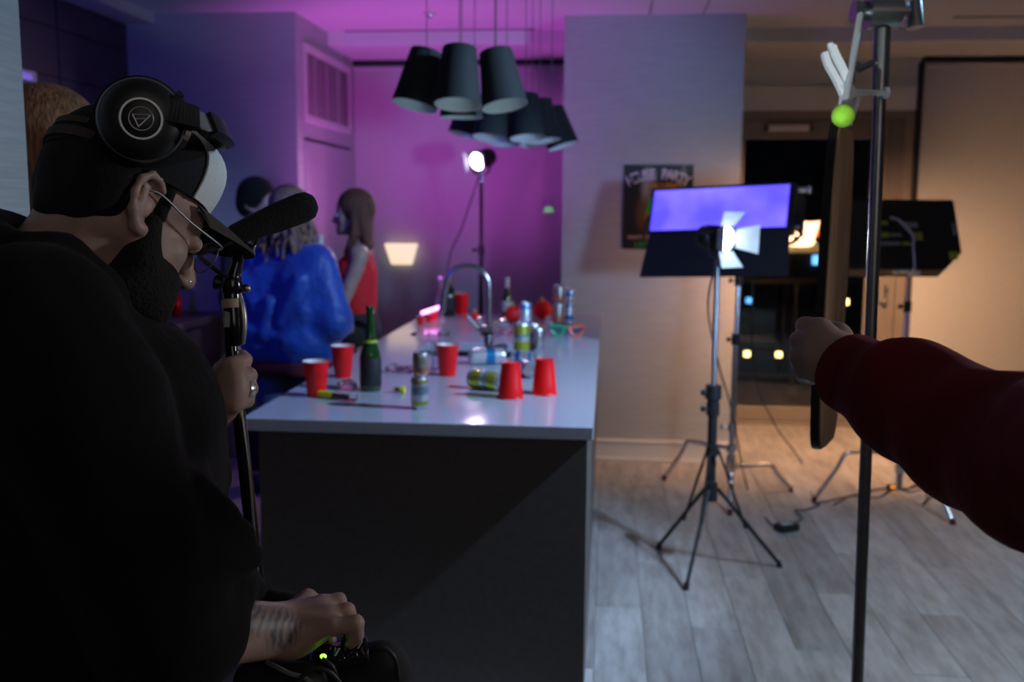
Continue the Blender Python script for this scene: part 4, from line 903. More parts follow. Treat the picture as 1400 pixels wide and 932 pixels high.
# --- black box light aimed at the balcony door
bb = Vector((1.60, 5.42, 0)); bt = atd(1243, 372, 5.42)
c_stand('steel c-stand carrying the big black box light near the balcony door', bb, (atz(1112, 686, 0), atz(1303, 717, 0), bb + Vector((.38, .36, 0))), bt, M['chrome'], zleg=(.27, .22, .17))
bc = atd(1233, 320, 5.45)
by = R_(-8); bu = Vector((math.cos(by), -math.sin(by), 0)); bn = Vector((math.sin(by), math.cos(by), -.42)).normalized(); bw = bu.cross(bn); bw = bw if bw.z > 0 else -bw
def Q(a, b, n=0): return bc + bu * a + bw * b + bn * n
bl = thing('box_light', 'big black box light seen from behind with yellow and white labels, lighting the blind', 'film light', bc)
HW, HB, DP = .315, .205, .10
ol = [(-HW, -HB), (HW - .10, -HB), (HW + .005, -HB + .10), (HW, HB - .012), (HW - .012, HB), (-HW + .012, HB), (-HW, HB - .012)]
n_ = len(ol); m_ = MB().add([Q(a, b, 0) for a, b in ol] + [Q(a * 1.03, b * 1.03, DP) for a, b in ol], [tuple(range(n_))] + [(i, (i + 1) % n_, n_ + (i + 1) % n_, n_ + i) for i in range(n_)]
    ).add([Q(a * .98, b * .98, .02) for a, b in ol] + [Q(a * 1.01, b * 1.01, DP) for a, b in ol], [tuple(range(n_))[::-1]] + [(i, n_ + i, n_ + (i + 1) % n_, (i + 1) % n_) for i in range(n_)])
m_.build('housing', M['black_paint'], bl)
MB().hexa([Q(-HW * .93, -HB * .9, .045), Q(HW * .62, -HB * .9, .045), Q(HW * .93, HB * .9, .045), Q(-HW * .93, HB * .9, .045), Q(-HW * .93, -HB * .9, .05), Q(HW * .62, -HB * .9, .05), Q(HW * .93, HB * .9, .05), Q(-HW * .93, HB * .9, .05)]).build('reflector_glow', M['softbox'], bl)
for k in range(4): MB().cone(Q(-HW * .88, -.13 + k * .088, .075), Q(HW * .70, -.13 + k * .088, .075), .016, .016, 12).build('light_tube', M['softbox'], bl)
MB().plate([Q(-HW * 1.0, HB, DP), Q(HW * 1.0, HB, DP), Q(HW * .98, HB - .0, DP + .30), Q(-HW * .98, HB - .0, DP + .30)], .004).build('barn_door', M['black_paint'], bl)
for a, b, w_, h_, m in ((-.095, .065, .05, .022, 'sticker_y'), (.055, .055, .085, .03, 'sticker_w'), (-.095, -.005, .045, .03, 'sticker_y'), (-.035, -.005, .07, .018, 'sticker_w'), (-.07, -.055, .12, .022, 'sticker_w'), (.02, -.055, .045, .02, 'sticker_y'), (.085, -.012, .06, .045, 'sticker_y'), (.275, -.125, .05, .05, 'sticker_y'), (.295, .03, .012, .07, 'sticker_w')):
    nb = 1 if h_ > .04 or w_ < .02 else 2; ww = w_ / 5
    for i in range(5 if w_ > .02 else 1):
        w2 = ww * .72 if w_ > .02 else w_
        x0 = a - w_ / 2 + i * ww
        MB().hexa([Q(x0, b - h_ / 2, -.0015), Q(x0 + w2, b - h_ / 2, -.0015), Q(x0 + w2, b + h_ / 2, -.0015), Q(x0, b + h_ / 2, -.0015), Q(x0, b - h_ / 2, 0), Q(x0 + w2, b - h_ / 2, 0), Q(x0 + w2, b + h_ / 2, 0), Q(x0, b + h_ / 2, 0)]).build('label_print', M[m], bl)
ar = [bt + Vector((0, 0, -.02)), Q(.03, -.21, -.03), Q(.03, -.10, -.05), Q(.03, -.03, -.06), Q(-.03, .06, -.045), Q(-.05, .085, -.0)]
MB().tube(ar, .011, 10, 5).build('bracket', M['chrome'], bl)
MB().ell(Q(-.05, .088, -.012), (.02, .02, .012)).build('bracket_knob', M['chrome'], bl)
MB().cone(bt + Vector((-.06, -.01, .01)), bt + Vector((.05, -.02, .0)), .012).ell(bt + Vector((-.075, -.01, .012)), (.018, .02, .022)).build('head_knob', M['chrome'], bl)

# ================================================================== POSTER ON THE PILLAR
def poster():
    m = bpy.data.materials.new('poster_print'); m.use_nodes = True; N = m.node_tree.nodes; L = m.node_tree.links; b = N['Principled BSDF']
    tc = N.new('ShaderNodeTexCoord'); sp = N.new('ShaderNodeSeparateXYZ'); L.new(tc.outputs['Generated'], sp.inputs[0])
    def d2(cx, cz, rx, rz):
        mp = N.new('ShaderNodeMapping'); mp.vector_type = 'POINT'; mp.inputs['Location'].default_value = (-cx / rx, 0, -cz / rz); mp.inputs['Scale'].default_value = (1 / rx, 0, 1 / rz)
        L.new(tc.outputs['Generated'], mp.inputs[0]); ln = N.new('ShaderNodeVectorMath'); ln.operation = 'LENGTH'; L.new(mp.outputs[0], ln.inputs[0])
        r = N.new('ShaderNodeMapRange'); r.inputs['From Min'].default_value = 1; r.inputs['From Max'].default_value = 0.2; L.new(ln.outputs['Value'], r.inputs[0]); return r.outputs[0]
    cur = None
    for i, (a, c) in enumerate((((.33, .72, .10, .30), (.30, .33, .32)), ((.37, .85, .14, .14), (.30, .32, .33)), ((.86, .86, .05, .22), (.16, .20, .17)), ((.30, .42, .16, .28), (.13, .06, .03)), ((.38, .40, .10, .22), (.04, .20, .03)))):
        mx = N.new('ShaderNodeMix'); mx.data_type = 'RGBA'; L.new(d2(*a), mx.inputs[0])
        if cur is None: mx.inputs[6].default_value = (.012, .011, .014, 1)
        else: L.new(cur, mx.inputs[6])
        mx.inputs[7].default_value = (*c, 1); cur = mx.outputs[2]
    L.new(cur, b.inputs['Base Color']); b.inputs['Roughness'].default_value = .4; return m
ca, cb_ = aty(853, 225, YC), aty(945, 341, YC); x0, x1, z1, z0 = ca.x, cb_.x, ca.z, cb_.z
ps = thing('party_poster', 'black poster with arched HOUSE PARTY lettering on the grey pillar', 'poster', ((x0 + x1) / 2, YC, z0))
MB().box((x0, YC - .004, z0), (x1, YC, z1)).build('sheet', poster(), ps)
def txt(s, x, z, size, m, rot=0, name='lettering', parent=None, sx=1.0, bold=.0):
    cu = bpy.data.curves.new(name, 'FONT'); cu.body = s; cu.size = size; cu.align_x = 'CENTER'; cu.align_y = 'CENTER'; cu.extrude = .0006; cu.offset = bold
    o = bpy.data.objects.new(name, cu); C.objects.link(o); cu.materials.append(m)
    o.matrix_world = Matrix.Translation((x, YC - .0052, z)) @ Matrix.Rotation(R_(90), 4, 'X') @ Matrix.Rotation(R_(rot), 4, 'Z') @ Matrix.Diagonal((sx, 1, 1, 1))
    bpy.context.view_layer.update(); dg = bpy.context.evaluated_depsgraph_get(); me = bpy.data.meshes.new_from_object(o.evaluated_get(dg)); mw = o.matrix_world.copy(); bpy.data.objects.remove(o)
    o = bpy.data.objects.new(name, me); C.objects.link(o); o.matrix_world = mw
    attach(o, ps if parent is None else parent); return o
M['t_white'] = mat('poster_white', (.62, .55, .66), .5, noise=(30, .1)); M['t_orange'] = mat('poster_orange', (.65, .30, .03), .5, noise=(30, .1)); M['t_green'] = mat('poster_green', (.04, .42, .05), .5, noise=(30, .1)); M['t_pink'] = mat('poster_pink', (.6, .4, .42), .5, noise=(30, .1))
wd = x1 - x0; xm = (x0 + x1) / 2
word = 'HOUSE PARTY'; ang0, R1 = 30, wd * .95
for i, ch in enumerate(word):
    if ch == ' ': continue
    a = (i - 5) / 5 * 25; txt(ch, xm + R1 * math.sin(R_(a)) , z1 - .058 - R1 * (1 - math.cos(R_(a))), .086, M['t_white'], -a, sx=.78, bold=.0022)
txt("ST. AIDEN'S" if False else "ALLEN'S", xm + .05, z1 - .128, .05, M['t_orange'], 0, bold=.0012)
txt('PARTY START', x0 + wd * .30, z0 + .07, .030, M['t_pink'], 0, bold=.0006)
txt('LATE', x0 + wd * .29, z0 + .027, .040, M['t_green'], 0, bold=.0012)
bt_ = MB().lathe([(.001, 0), (.028, 0), (.028, .09), (.011, .13), (.011, .17), (.001, .17)], (x0 + wd * .40, YC - .005, z0 + .14), n=20)
bt_.v = [(x, YC - .0042 - .0008 * (1 if (y > YC - .005) else 2), z) for x, y, z in bt_.v]
bt_.build('bottle_print', M['t_green'], ps)
MB().cone((x0 + wd * .38, YC - .0056, z0 + .19), (x0 + wd * .38, YC - .0062, z0 + .19), .024, .024, 20).build('badge_print', M['t_orange'], ps)

# glowing shape added in place of a patch of spilled light on the blind
sc = aty(552, 346, YD); t = thing('blind_glow_patch', 'cream glowing shape for the patch of light on the magenta-lit blind', 'lamp', (sc.x, YD - .05, sc.z))
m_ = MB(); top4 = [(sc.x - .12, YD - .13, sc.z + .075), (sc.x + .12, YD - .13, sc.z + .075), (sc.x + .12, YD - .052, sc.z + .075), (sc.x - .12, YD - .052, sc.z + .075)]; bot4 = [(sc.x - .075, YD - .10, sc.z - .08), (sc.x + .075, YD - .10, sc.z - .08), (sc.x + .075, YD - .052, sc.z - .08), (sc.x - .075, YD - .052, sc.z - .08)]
m_.hexa(bot4 + top4).build('shade', M['patch_glow'], t, .004)  # emissive trapezoid block stands for the light patch, not a lamp shade
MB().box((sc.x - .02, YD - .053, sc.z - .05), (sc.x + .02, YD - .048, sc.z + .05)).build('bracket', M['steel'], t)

# ================================================================== CABLES ON THE FLOOR
def cable(label, pts, r=.0042): return tag(MB().tube(pts, r, 8, 6).build('power_cable', M['cord_black']), label, 'cable')
g = lambda x, y: atz(x, y, .0045)
cable('thin black cable hanging beside the fresnel stand down to the power brick', [atd(975, 372, 4.28), atd(968, 425, 4.5), atd(983, 500, 4.7), atd(1000, 560, 4.9), g(1022, 668), g(1050, 712), g(1066, 722)])
cable('black cable curving down from the box light across the warm floor', [atd(1030, 372, 5.30), atd(1030, 500, 5.4), atd(1058, 578, 5.6), g(1096, 632), g(1112, 682), g(1120, 690), g(1100, 697), g(1087, 698), g(1096, 708), g(1084, 716)])
cable('black cable running from the left leg of the box light stand towards its mast', [g(1112, 688), g(1140, 683), g(1170, 676), g(1205, 668), g(1240, 668), g(1262, 662)])
cable('loose black cable loop around the foot of the box light stand', [g(1140, 690), g(1165, 678), g(1200, 680), g(1222, 668), g(1248, 672), g(1270, 660), g(1262, 648), g(1245, 655)])
cable('black cable coil lying right of the box light stand foot', [g(1240, 668), g(1258, 662), g(1268, 676), g(1262, 690), g(1280, 672), g(1300, 668), g(1330, 664)])
b = atz(1075, 725, 0); t = thing('power_brick', 'black power brick lying on the floor between the stands', 'power supply', b)
rz = Matrix.Rotation(R_(28), 3, 'Z'); MB().box((-.055, -.034, .001), (.055, .034, .036), rz, b).build('case', M['black'], t, .006)
MB().box((-.03, -.02, .0362), (.03, .02, .0368), rz, b).build('rating_label', M['sticker_w'], t)
b = atz(1220, 668, 0); t = thing('inline_switch', 'small cable switch with an orange light on the floor by the box light stand', 'switch', b)
M['orange_led'] = mat('orange_pilot', (1, .4, .05), .4, emit=((1, .3, .04), 1.2), noise=(3, .02))
MB().box(b + Vector((-.03, -.014, .002)), b + Vector((.03, .014, .024))).build('case', M['black'], t, .003); MB().box(b + Vector((-.014, -.0155, .006)), b + Vector((.014, -.014, .021))).build('pilot_light', M['orange_led'], t)

# ================================================================== C-STAND WITH HANGING REFLECTOR, NEAR RIGHT
DS = 2.10
ta, tb = atd(1207, 20, DS), atd(1172, 932, DS + .12); dv = (tb - ta); foot = ta + dv * ((0 - ta.z) / dv.z); foot.z = 0
st = thing('c_stand', 'tall dark steel c-stand rising past the red sleeve, gripping the rod with the lime ball', 'light stand', foot)
mid = ta.lerp(foot, (ta.z - aty(0, 0, 1).z * 0 - 1.47) / ta.z) if False else None
def on_mast(z): return foot + (ta - foot) * (z / ta.z)
z1_ = atd(1200, 72, DS).z
MB().cone(on_mast(.08), on_mast(z1_), .0130, .0130, 20).build('mast_section', M['pole_steel'], st)
MB().cone(on_mast(z1_ - .09), on_mast(z1_ + .05), .0170, .0170, 20).build('clamp_collar', M['pole_steel'], st)
MB().cone(on_mast(z1_ + .04), on_mast(ta.z + .06), .0100, .0100, 16).build('mast_section', M['pole_steel'], st)
kk = on_mast(z1_ - .01); k_ = MB().cone(kk, kk - RGT * .055 - UPV * .03 + BCK * .02, .007, .007, 10).build('clamp_knob', M['pole_steel'], st)
MB().tube([kk - RGT * .05 - UPV * .01, kk - RGT * .062 - UPV * .03, kk - RGT * .066 - UPV * .065], .008, 8).build('knob_wing', M['pole_steel'], k_)
for i, a in enumerate((20, 140, 260)):
    d = Vector((math.cos(R_(a)), math.sin(R_(a)), 0)); z = .30 - .05 * i
    g_ = MB().tube([foot + Vector((0, 0, z)), foot + d * .28 + Vector((0, 0, z)), foot + d * .32 + Vector((0, 0, z - .02)), foot + d * .46 + Vector((0, 0, .012))], .0125, 10, 5).build('leg', M['pole_steel'], st)
    MB().cone(foot + d * .462, foot + d * .455 + Vector((0, 0, .03)), .015, .014).build('rubber_foot', M['black'], g_)
    MB().cone(foot + Vector((0, 0, z - .02)), foot + Vector((0, 0, z + .02)), .03, .03).build('leg_collar', M['pole_steel'], st)
gp = atd(1209, 16, DS)      # grip head on the pin
gh = thing('swivel_clamp', 'round steel grip head on top of the near c-stand', 'clamp', gp)
MB().cone(gp - RGT * .036, gp + RGT * .030, .036, .036, 24).build('disc', M['pole_steel'], gh)
MB().cone(gp + RGT * .030, gp + RGT * .062, .013, .013).build('screw', M['chrome'], gh)
MB().cone(gp + RGT * .062 + UPV * .02, gp + RGT * .066 - UPV * .034, .0165, .0185, 16).build('t_handle', M['pole_steel'], gh)
MB().cone(gp - RGT * .036, gp - RGT * .066, .020, .024, 18).build('outer_disc', M['pole_steel'], gh)
# rod with lime ball end
ra, rb = atd(1176, 22, DS - .02), atd(1153, 158, DS - .26)
rd = thing('steel_rod', 'bright steel grip arm ending in a lime green ball, hung from the grip head', 'rod', ra)
MB().cone(ra + (ra - rb).normalized() * .02, rb, .0072, .0072, 14).build('rod', M['rod_steel'], rd)
MB().ell(rb, .0215, n=24, m=16).build('safety_ball', M['ball'], rd)
# locking pliers clamp and the panel it holds
vd = DS - .16; Pq = lambda x, y, z=0: atd(x, y, vd + z)
vg = thing('clamp_pliers', 'chrome locking pliers clamp with splayed handles beside the grip arm', 'clamp', Pq(1155, 140))
MB().band([Pq(1127, 72), Pq(1132, 88), Pq(1141, 104), Pq(1148, 118), Pq(1153, 130)], BCK, .016, .011, 4).build('handle', M['rod_steel'], vg)
MB().band([Pq(1137, 64), Pq(1143, 78), Pq(1152, 96), Pq(1160, 118), Pq(1168, 134)], BCK, .018, .013, 4).build('handle', M['rod_steel'], vg)
MB().cone(Pq(1136, 62), Pq(1140, 74), .006, .006).ell(Pq(1136, 62), .007).build('adjusting_screw', M['rod_steel'], vg)
MB().hexa([Pq(1147, 118, .01), Pq(1166, 116, .01), Pq(1176, 128, .01), Pq(1158, 142, .01), Pq(1147, 118, -.012), Pq(1166, 116, -.012), Pq(1176, 128, -.012), Pq(1158, 142, -.012)]).build('body', M['rod_steel'], vg, .002)
MB().band([Pq(1170, 126), Pq(1171, 140), Pq(1166, 155), Pq(1160, 172)], BCK, .02, .007, 4).build('jaw', M['rod_steel'], vg)
MB().band([Pq(1152, 132), Pq(1151, 146), Pq(1152, 158), Pq(1156, 172)], BCK, .02, .007, 4).build('jaw', M['rod_steel'], vg)
MB().cone(Pq(1166, 126), atd(1214, 127, DS - .03), .0055, .0055, 12).cone(atd(1209, 127, DS - .03), atd(1214, 127, DS - .03), .012).build('pin', M['rod_steel'], vg)
# oval reflector panel seen nearly edge-on
rc = atd(1141, 392, vd + .02); hgt_ = 222 * mm(vd) ; up_ = (atd(1155, 172, vd) - atd(1128, 612, vd + .05)).normalized()
nrm = (RGT * .89 + BCK * .455).normalized(); nrm = (nrm - up_ * nrm.dot(up_)).normalized(); sd = up_.cross(nrm)
rp = thing('reflector_panel', 'tall oval black-rimmed reflector with tan face seen edge-on, hanging from the pliers', 'reflector', rc)
out = []
for i in range(48):
    a = 2 * math.pi * i / 48; ca_, sa_ = math.cos(a), math.sin(a)
    x_ = .122 * math.copysign(abs(sa_) ** .32, sa_); y_ = hgt_ * math.copysign(abs(ca_) ** .9, ca_); out.append(rc + sd * x_ + up_ * y_)
n_ = len(out)
def slab(m_, off0, off1, sc_): 
    vs = [rc + (p - rc) * sc_ + nrm * off0 for p in out] + [rc + (p - rc) * sc_ + nrm * off1 for p in out]
    return m_.add(vs, [tuple(range(n_)), tuple(range(n_, 2 * n_))[::-1]] + [(i, (i + 1) % n_, n_ + (i + 1) % n_, n_ + i) for i in range(n_)])
slab(MB(), -.013, .003, 1.0).build('rim', M['black'], rp)
slab(MB(), .003, .006, .985).build('tan_face', M['tan_face'], rp)

# ================================================================== PEOPLE
def cap_(a, b, ra, rb=None, **k): return ('c', T3(a), T3(b), ra, ra if rb is None else rb) + (({'k': k['k']},) if k else ())
def legs_prims(pel, f1, f2, rt=.080, rc=.052, lift=.075):
    """two legs from the pelvis point to two feet; returns skin prims"""
    P = []
    rgt = Vector((f2.x - f1.x, f2.y - f1.y, 0)).normalized()
    for f, s in ((f1, -1), (f2, 1)):
        h = pel + rgt * (.085 * s); a = f + Vector((0, 0, lift)); kn = h.lerp(a, .5)
        P += [cap_(h, kn, rt, rc + .006), cap_(kn, a, rc + .002, .036)]
    return P
def shoe(f, d, parent, m):
    d = Vector((d[0], d[1], 0)).normalized(); u = Vector((0, 0, 1)); A = cols(d.cross(u), d, u)
    o = blob('shoe', [('e', T3(f + d * .055 + u * .040), (.044, .125, .040), [list(r) for r in A]), ('e', T3(f - d * .01 + u * .07), (.042, .055, .06), [list(r) for r in A]), ('e', T3(f + d * .06 + u * .014), (.046, .135, .014), [list(r) for r in A])], .009, .02, m, parent, 1)
    return o

# ------------------------------------------------------------------ sound recordist, seen in profile at the left
DH = 1.21
yw, pt_ = R_(48.7), R_(25)
f_c = Vector((math.cos(pt_) * math.cos(yw), -math.sin(pt_), -math.cos(pt_) * math.sin(yw)))      # in camera axes (right, up, back)
l_c = Vector((math.sin(yw), 0, math.cos(yw))); u_c = l_c.cross(f_c)
toW = lambda v: (RGT * v.x + UPV * v.y + BCK * v.z)
HF, HL, HU = toW(f_c), toW(l_c), toW(u_c); HA = cols(HL, HF, HU)
H0 = atd(164, 293, DH)
hd = lambda x, y, z: HA @ Vector((x, y, z)) + H0
man_base = Vector((atd(95, 800, 1.22).x, atd(95, 800, 1.22).y, 0))
man = thing('person', 'bearded man in dark hoodie and cap, head bowed, one hand on a boom pole', 'person', man_base)
pel = Vector((man_base.x, man_base.y, .93))
fwd = Vector((RGT.x, RGT.y, 0)).normalized() * .93 + Vector((-BCK.x, -BCK.y, 0)).normalized() * .37; fwd.normalize(); side = fwd.cross(Vector((0, 0, 1)))   # his right
ft = [man_base - side * .11 - fwd * .02, man_base + side * .11]
shR, shL = atd(45, 455, 1.04), atd(146, 500, 1.38)
nb = atd(78, 392, 1.20)
elR, wrR = atd(228, 868, 1.05), atd(398, 862, 1.17)
elL, wrL = atd(235, 665, 1.43), atd(290, 556, 1.345)
ch = (shR + shL) / 2 + Vector((0, 0, -.10))
skin = xf(head_prims(), HA, H0)
skin += [cap_(hd(0, -.028, -.020), nb, .060, .066, k=.03), cap_(nb, ch, .066, .09, k=.03),
         cap_(shR, shL, .060, .060), cap_(ch, pel, .13, .13), cap_(ch + side * .06, pel + side * .05, .11, .11), cap_(ch - side * .06, pel - side * .05, .11, .11),
         cap_(shR, elR, .050, .040), cap_(elR, elR.lerp(wrR, .35), .040, .0365), cap_(elR.lerp(wrR, .35), wrR, .0365, .0275), cap_(elR.lerp(wrR, .5) + UPV * .004, wrR + UPV * .003, .030, .026),
         cap_(shL, elL, .050, .040), cap_(elL, wrL, .038, .026)]
skin += legs_prims(pel, ft[0], ft[1])
def fing(pts, rs, k=.0035):
    return [('c', T3(a), T3(b), ra, rb, {'k': k}) for a, b, ra, rb in zip(pts[:-1], pts[1:], rs[:-1], rs[1:])]
# right hand resting on the mixer: back of the hand up, fingers bent over the knobs
q = lambda x, y, D: atd(x, y, D)
mcp = [q(421, 818, 1.215), q(441, 826, 1.190), q(451, 840, 1.165), q(456, 857, 1.145)]
for m_, r in zip(mcp, (.0120, .0118, .0112, .0105)): skin.append(('c', T3(wrR + (m_ - mcp[2]) * .35), T3(m_ + DOWN * .004 if False else m_), .0165, r, {'k': .018}))
skin.append(('c', T3(wrR), T3(q(432, 852, 1.175)), .026, .020, {'k': .02}))
for m_ in mcp: skin.append(('c', T3(wrR.lerp(m_, .35) + UPV * .017 + BCK * .012), T3(m_ + UPV * .006 + BCK * .004), .004, .0055, {'k': .007}))
pips = [q(438, 824, 1.235), q(463, 820, 1.195), q(475, 834, 1.168), q(487, 851, 1.145)]
dips = [q(446, 845, 1.24), q(471, 838, 1.205), q(483, 853, 1.178), q(488, 868, 1.152)]
tips = [q(445, 862, 1.235), q(468, 856, 1.205), q(479, 870, 1.180), q(480, 879, 1.155)]
for a, b, c, d in zip(mcp, pips, dips, tips): skin += fing([a, b, c, d], [.0102, .0092, .0082, .0070])
skin += fing([q(408, 838, 1.205), q(424, 846, 1.235), q(440, 864, 1.25), q(452, 876, 1.24)], [.015, .0125, .0105, .0085], .01)
# left hand closed round the boom pole
mcpL = [q(316, 500, 1.322), q(323, 515, 1.318), q(325, 533, 1.316), q(320, 551, 1.316)]
for m_, r in zip(mcpL, (.0125, .0125, .012, .011)): skin.append(('c', T3(wrL), T3(m_), .0215, r, {'k': .02}))
pipL = [q(334, 492, 1.345), q(341, 513, 1.338), q(342, 531, 1.336), q(337, 547, 1.336)]
dipL = [q(333, 494, 1.376), q(337, 515, 1.374), q(337, 533, 1.372), q(333, 549, 1.370)]
tipL = [q(316, 500, 1.386), q(318, 518, 1.386), q(318, 536, 1.384), q(316, 552, 1.380)]
for a, b, c, d in zip(mcpL, pipL, dipL, tipL): skin += fing([a, b, c, d], [.0115, .0105, .0092, .008])
skin += fing([q(298, 532, 1.352), q(304, 508, 1.375), q(317, 492, 1.388), q(331, 486, 1.384)], [.016, .013, .011, .009], .010)
blob('body', skin, .0036, .012, M['skin_tattoo'], man, 1)
eyes(HA, H0, man)
rg = q(341, 531, 1.334); dR = (pipL[2] - mcpL[2]).normalized()
MB().lathe([(.0108, -.0045), (.0136, -.004), (.0141, 0), (.0136, .004), (.0108, .0045)], mcpL[2].lerp(pipL[2], .70), dR, 20).build('ring', M['silver'], man)
MB().ell(hd(.012, .112, -.034), .0016, n=8, m=6).build('nose_stud', M['silver'], man)
# hoodie
hood = [cap_(shR, shL, .085, .072), cap_(ch, pel + Vector((0, 0, .0)), .175, .165), cap_(ch + side * .07, pel + side * .05, .155, .15), cap_(ch - side * .07, pel - side * .05, .155, .15),
        cap_(atd(-60, 470, 1.16), atd(-40, 800, 1.20), .16, .16),
        cap_(shR, atd(110, 560, 1.02), .088, .082), cap_(atd(110, 560, 1.02), elR, .082, .070), cap_(elR, q(268, 858, 1.085), .064, .056), cap_(q(325, 797, 1.16), q(348, 806, 1.17), .016, .014, k=.012), cap_(q(275, 735, 1.12), q(308, 795, 1.13), .034, .036), cap_(q(240, 690, 1.10), q(272, 760, 1.12), .046, .04),
        cap_(shL, q(208, 570, 1.40), .072, .068), cap_(q(208, 570, 1.40), q(248, 650, 1.42), .066, .064), cap_(q(248, 645, 1.42), q(262, 588, 1.375), .060, .036), cap_(q(225, 640, 1.3), q(205, 760, 1.25), .075, .075),
        # folds, neckline and the hood lying on the back
        cap_(q(0, 350, 1.12), q(80, 362, 1.10), .040, .034, k=.02), cap_(q(80, 362, 1.10), q(128, 402, 1.11), .034, .030, k=.02), cap_(q(128, 402, 1.11), q(150, 450, 1.18), .030, .030, k=.02), cap_(q(-30, 345, 1.15), q(20, 345, 1.20), .045, .042, k=.03), cap_(q(-60, 390, 1.25), q(10, 420, 1.33), .07, .06, k=.03),
        cap_(q(262, 668, 1.07), q(310, 700, 1.09), .016, .014, k=.018), cap_(q(285, 735, 1.065), q(333, 728, 1.10), .017, .014, k=.018), cap_(q(290, 775, 1.05), q(346, 762, 1.10), .016, .014, k=.018), cap_(q(180, 505, 1.30), q(240, 590, 1.30), .014, .014, k=.02)]
cd = (wrR - elR).normalized()
c0 = q(288, 851, 1.095)
hood += [('e', T3(c0), (.016, .054, .054), [list(r) for r in cols(cd, cd.cross(HL).normalized(), cd.cross(cd.cross(HL)).normalized())], {'k': .008})]
hood += [('-e', T3(hd(0, .01, -.06)), (.072, .11, .085), [list(r) for r in HA], {'k': .02}), ('-c', T3(hd(0, -.02, -.03)), T3(nb), .066, .058, {'k': .02})]
blob('hoodie', hood, .0075, .035, M['hoodie'], man, 2)
tr = legs_prims(pel, ft[0], ft[1], .105, .078, .10); tr += [cap_(pel - side * .06, pel + side * .06, .135, .135)]
blob('trousers', tr, .013, .04, M['trousers'], man, 2)
for f in ft: shoe(f, fwd, man, M['shoe'])
# beard and the hair under the cap
bd = xf([('c', (.064, .012, -.012), (.060, .018, -.045), .013, .020), ('c', (-.064, .012, -.012), (-.060, .018, -.045), .013, .020), ('c', (.058, .02, -.055), (.030, .066, -.092), .022, .028), ('c', (-.058, .02, -.055), (-.030, .066, -.092), .022, .028),
         ('e', (0, .066, -.104), (.042, .044, .036)), ('c', (.034, .072, -.052), (.010, .098, -.049), .009, .008), ('c', (-.034, .072, -.052), (-.010, .098, -.049), .009, .008), ('e', (.044, .058, -.060), (.018, .026, .022)), ('e', (-.044, .058, -.060), (.018, .026, .022)), ('e', (0, .060, -.125), (.030, .032, .026)), ('c', (.030, .080, -.050), (0, .094, -.045), .0075, .0075), ('c', (-.030, .080, -.050), (0, .094, -.045), .0075, .0075), ('c', (.030, .080, -.050), (.036, .070, -.085), .010, .014), ('c', (-.030, .080, -.050), (-.036, .070, -.085), .010, .014), ('e', (.048, .040, -.075), (.024, .042, .036)), ('e', (-.048, .040, -.075), (.024, .042, .036)), ('e', (.045, .035, -.085), (.025, .04, .03)), ('e', (-.045, .035, -.085), (.025, .04, .03)),
         ('-e', (.040, .085, -.018), (.022, .022, .022)), ('-e', (-.040, .085, -.018), (.022, .022, .022)), ('-e', (0, .125, -.030), (.03, .03, .022))], HA, H0)
blob('beard', bd, .004, .012, M['beard'], man, 1)
hr = xf([('e', (0, -.040, .030), (.079, .069, .060)), ('c', (.068, .010, .036), (.066, .016, .0), .012, .010), ('c', (-.068, .010, .036), (-.066, .016, .0), .012, .010), ('c', (.056, -.035, .0), (.042, -.060, -.03), .020, .014), ('c', (-.056, -.035, 0), (-.042, -.060, -.03), .020, .014), ('e', (0, -.066, -.016), (.046, .030, .040)), ('e', (.050, -.045, .012), (.034, .045, .04)), ('e', (-.050, -.045, .012), (.034, .045, .04)), ('-e', (.082, -.010, .0), (.016, .022, .036))], HA, H0)
blob('hair', hr, .005, .018, M['hair_black'], man, 2)
for s in (1, -1): MB().tube([hd(s * .018, .0965, .0225), hd(s * .034, .093, .0275), hd(s * .052, .080, .024)], [.004, .005], 8).build('eyebrow', M['hair_black'], man)
# cap: mesh crown, white front panel, drooping brim
def crown(az, el, gr=0.0):
    """point on the crown; az 0 = front, el 0 = rim"""
    rx, ry, rz = .083 + gr, .103 + gr, .098 + gr
    e = el; x = rx * math.sin(az) * math.cos(e); y = ry * math.cos(az) * math.cos(e) - .008; z = rz * math.sin(e) ** .9 + .034
    z += .014 * max(0, math.cos(az)) * math.cos(e) ** 2
    if math.cos(az) > 0: y += .020 * math.cos(az) * math.sin(2 * e); z += .016 * math.cos(az) * math.sin(2 * e)
    return hd(x, y, z)
rows = [[crown(2 * math.pi * i / 48, (math.pi / 2) * k / 14) for i in range(49)] for k in range(15)]
cp = MB().grid(rows); inner = [[crown(2 * math.pi * i / 48, (math.pi / 2) * k / 14, -.003) for i in range(49)] for k in range(15)]
cp.grid(inner).grid([rows[0], inner[0]]); cap_o = cp.build('cap', M['capmesh'], man); tag(cap_o, 'black mesh cap with white front panel')
azs = [R_(-62) + R_(124) * i / 20 for i in range(21)]
pr = [[crown(a, (math.pi / 2) * (k / 12 * .74), .0025) for a in azs] for k in range(13)]; pi_ = [[crown(a, (math.pi / 2) * (k / 12 * .74), .0004) for a in azs] for k in range(13)]
m_ = MB().grid(pr).grid(pi_).grid([pr[0], pi_[0]]).grid([pr[-1], pi_[-1]]); m_.grid([[r[0] for r in pr], [r[0] for r in pi_]]).grid([[r[-1] for r in pr], [r[-1] for r in pi_]])
m_.build('front_panel', M['cap_white'], cap_o)
for a in (azs[0], azs[-1]): MB().tube([crown(a, (math.pi / 2) * k / 12 * .8, .003) for k in range(0, 13)], .0012, 6, 1).build('panel_seam', M['label_white'], cap_o)
br = []
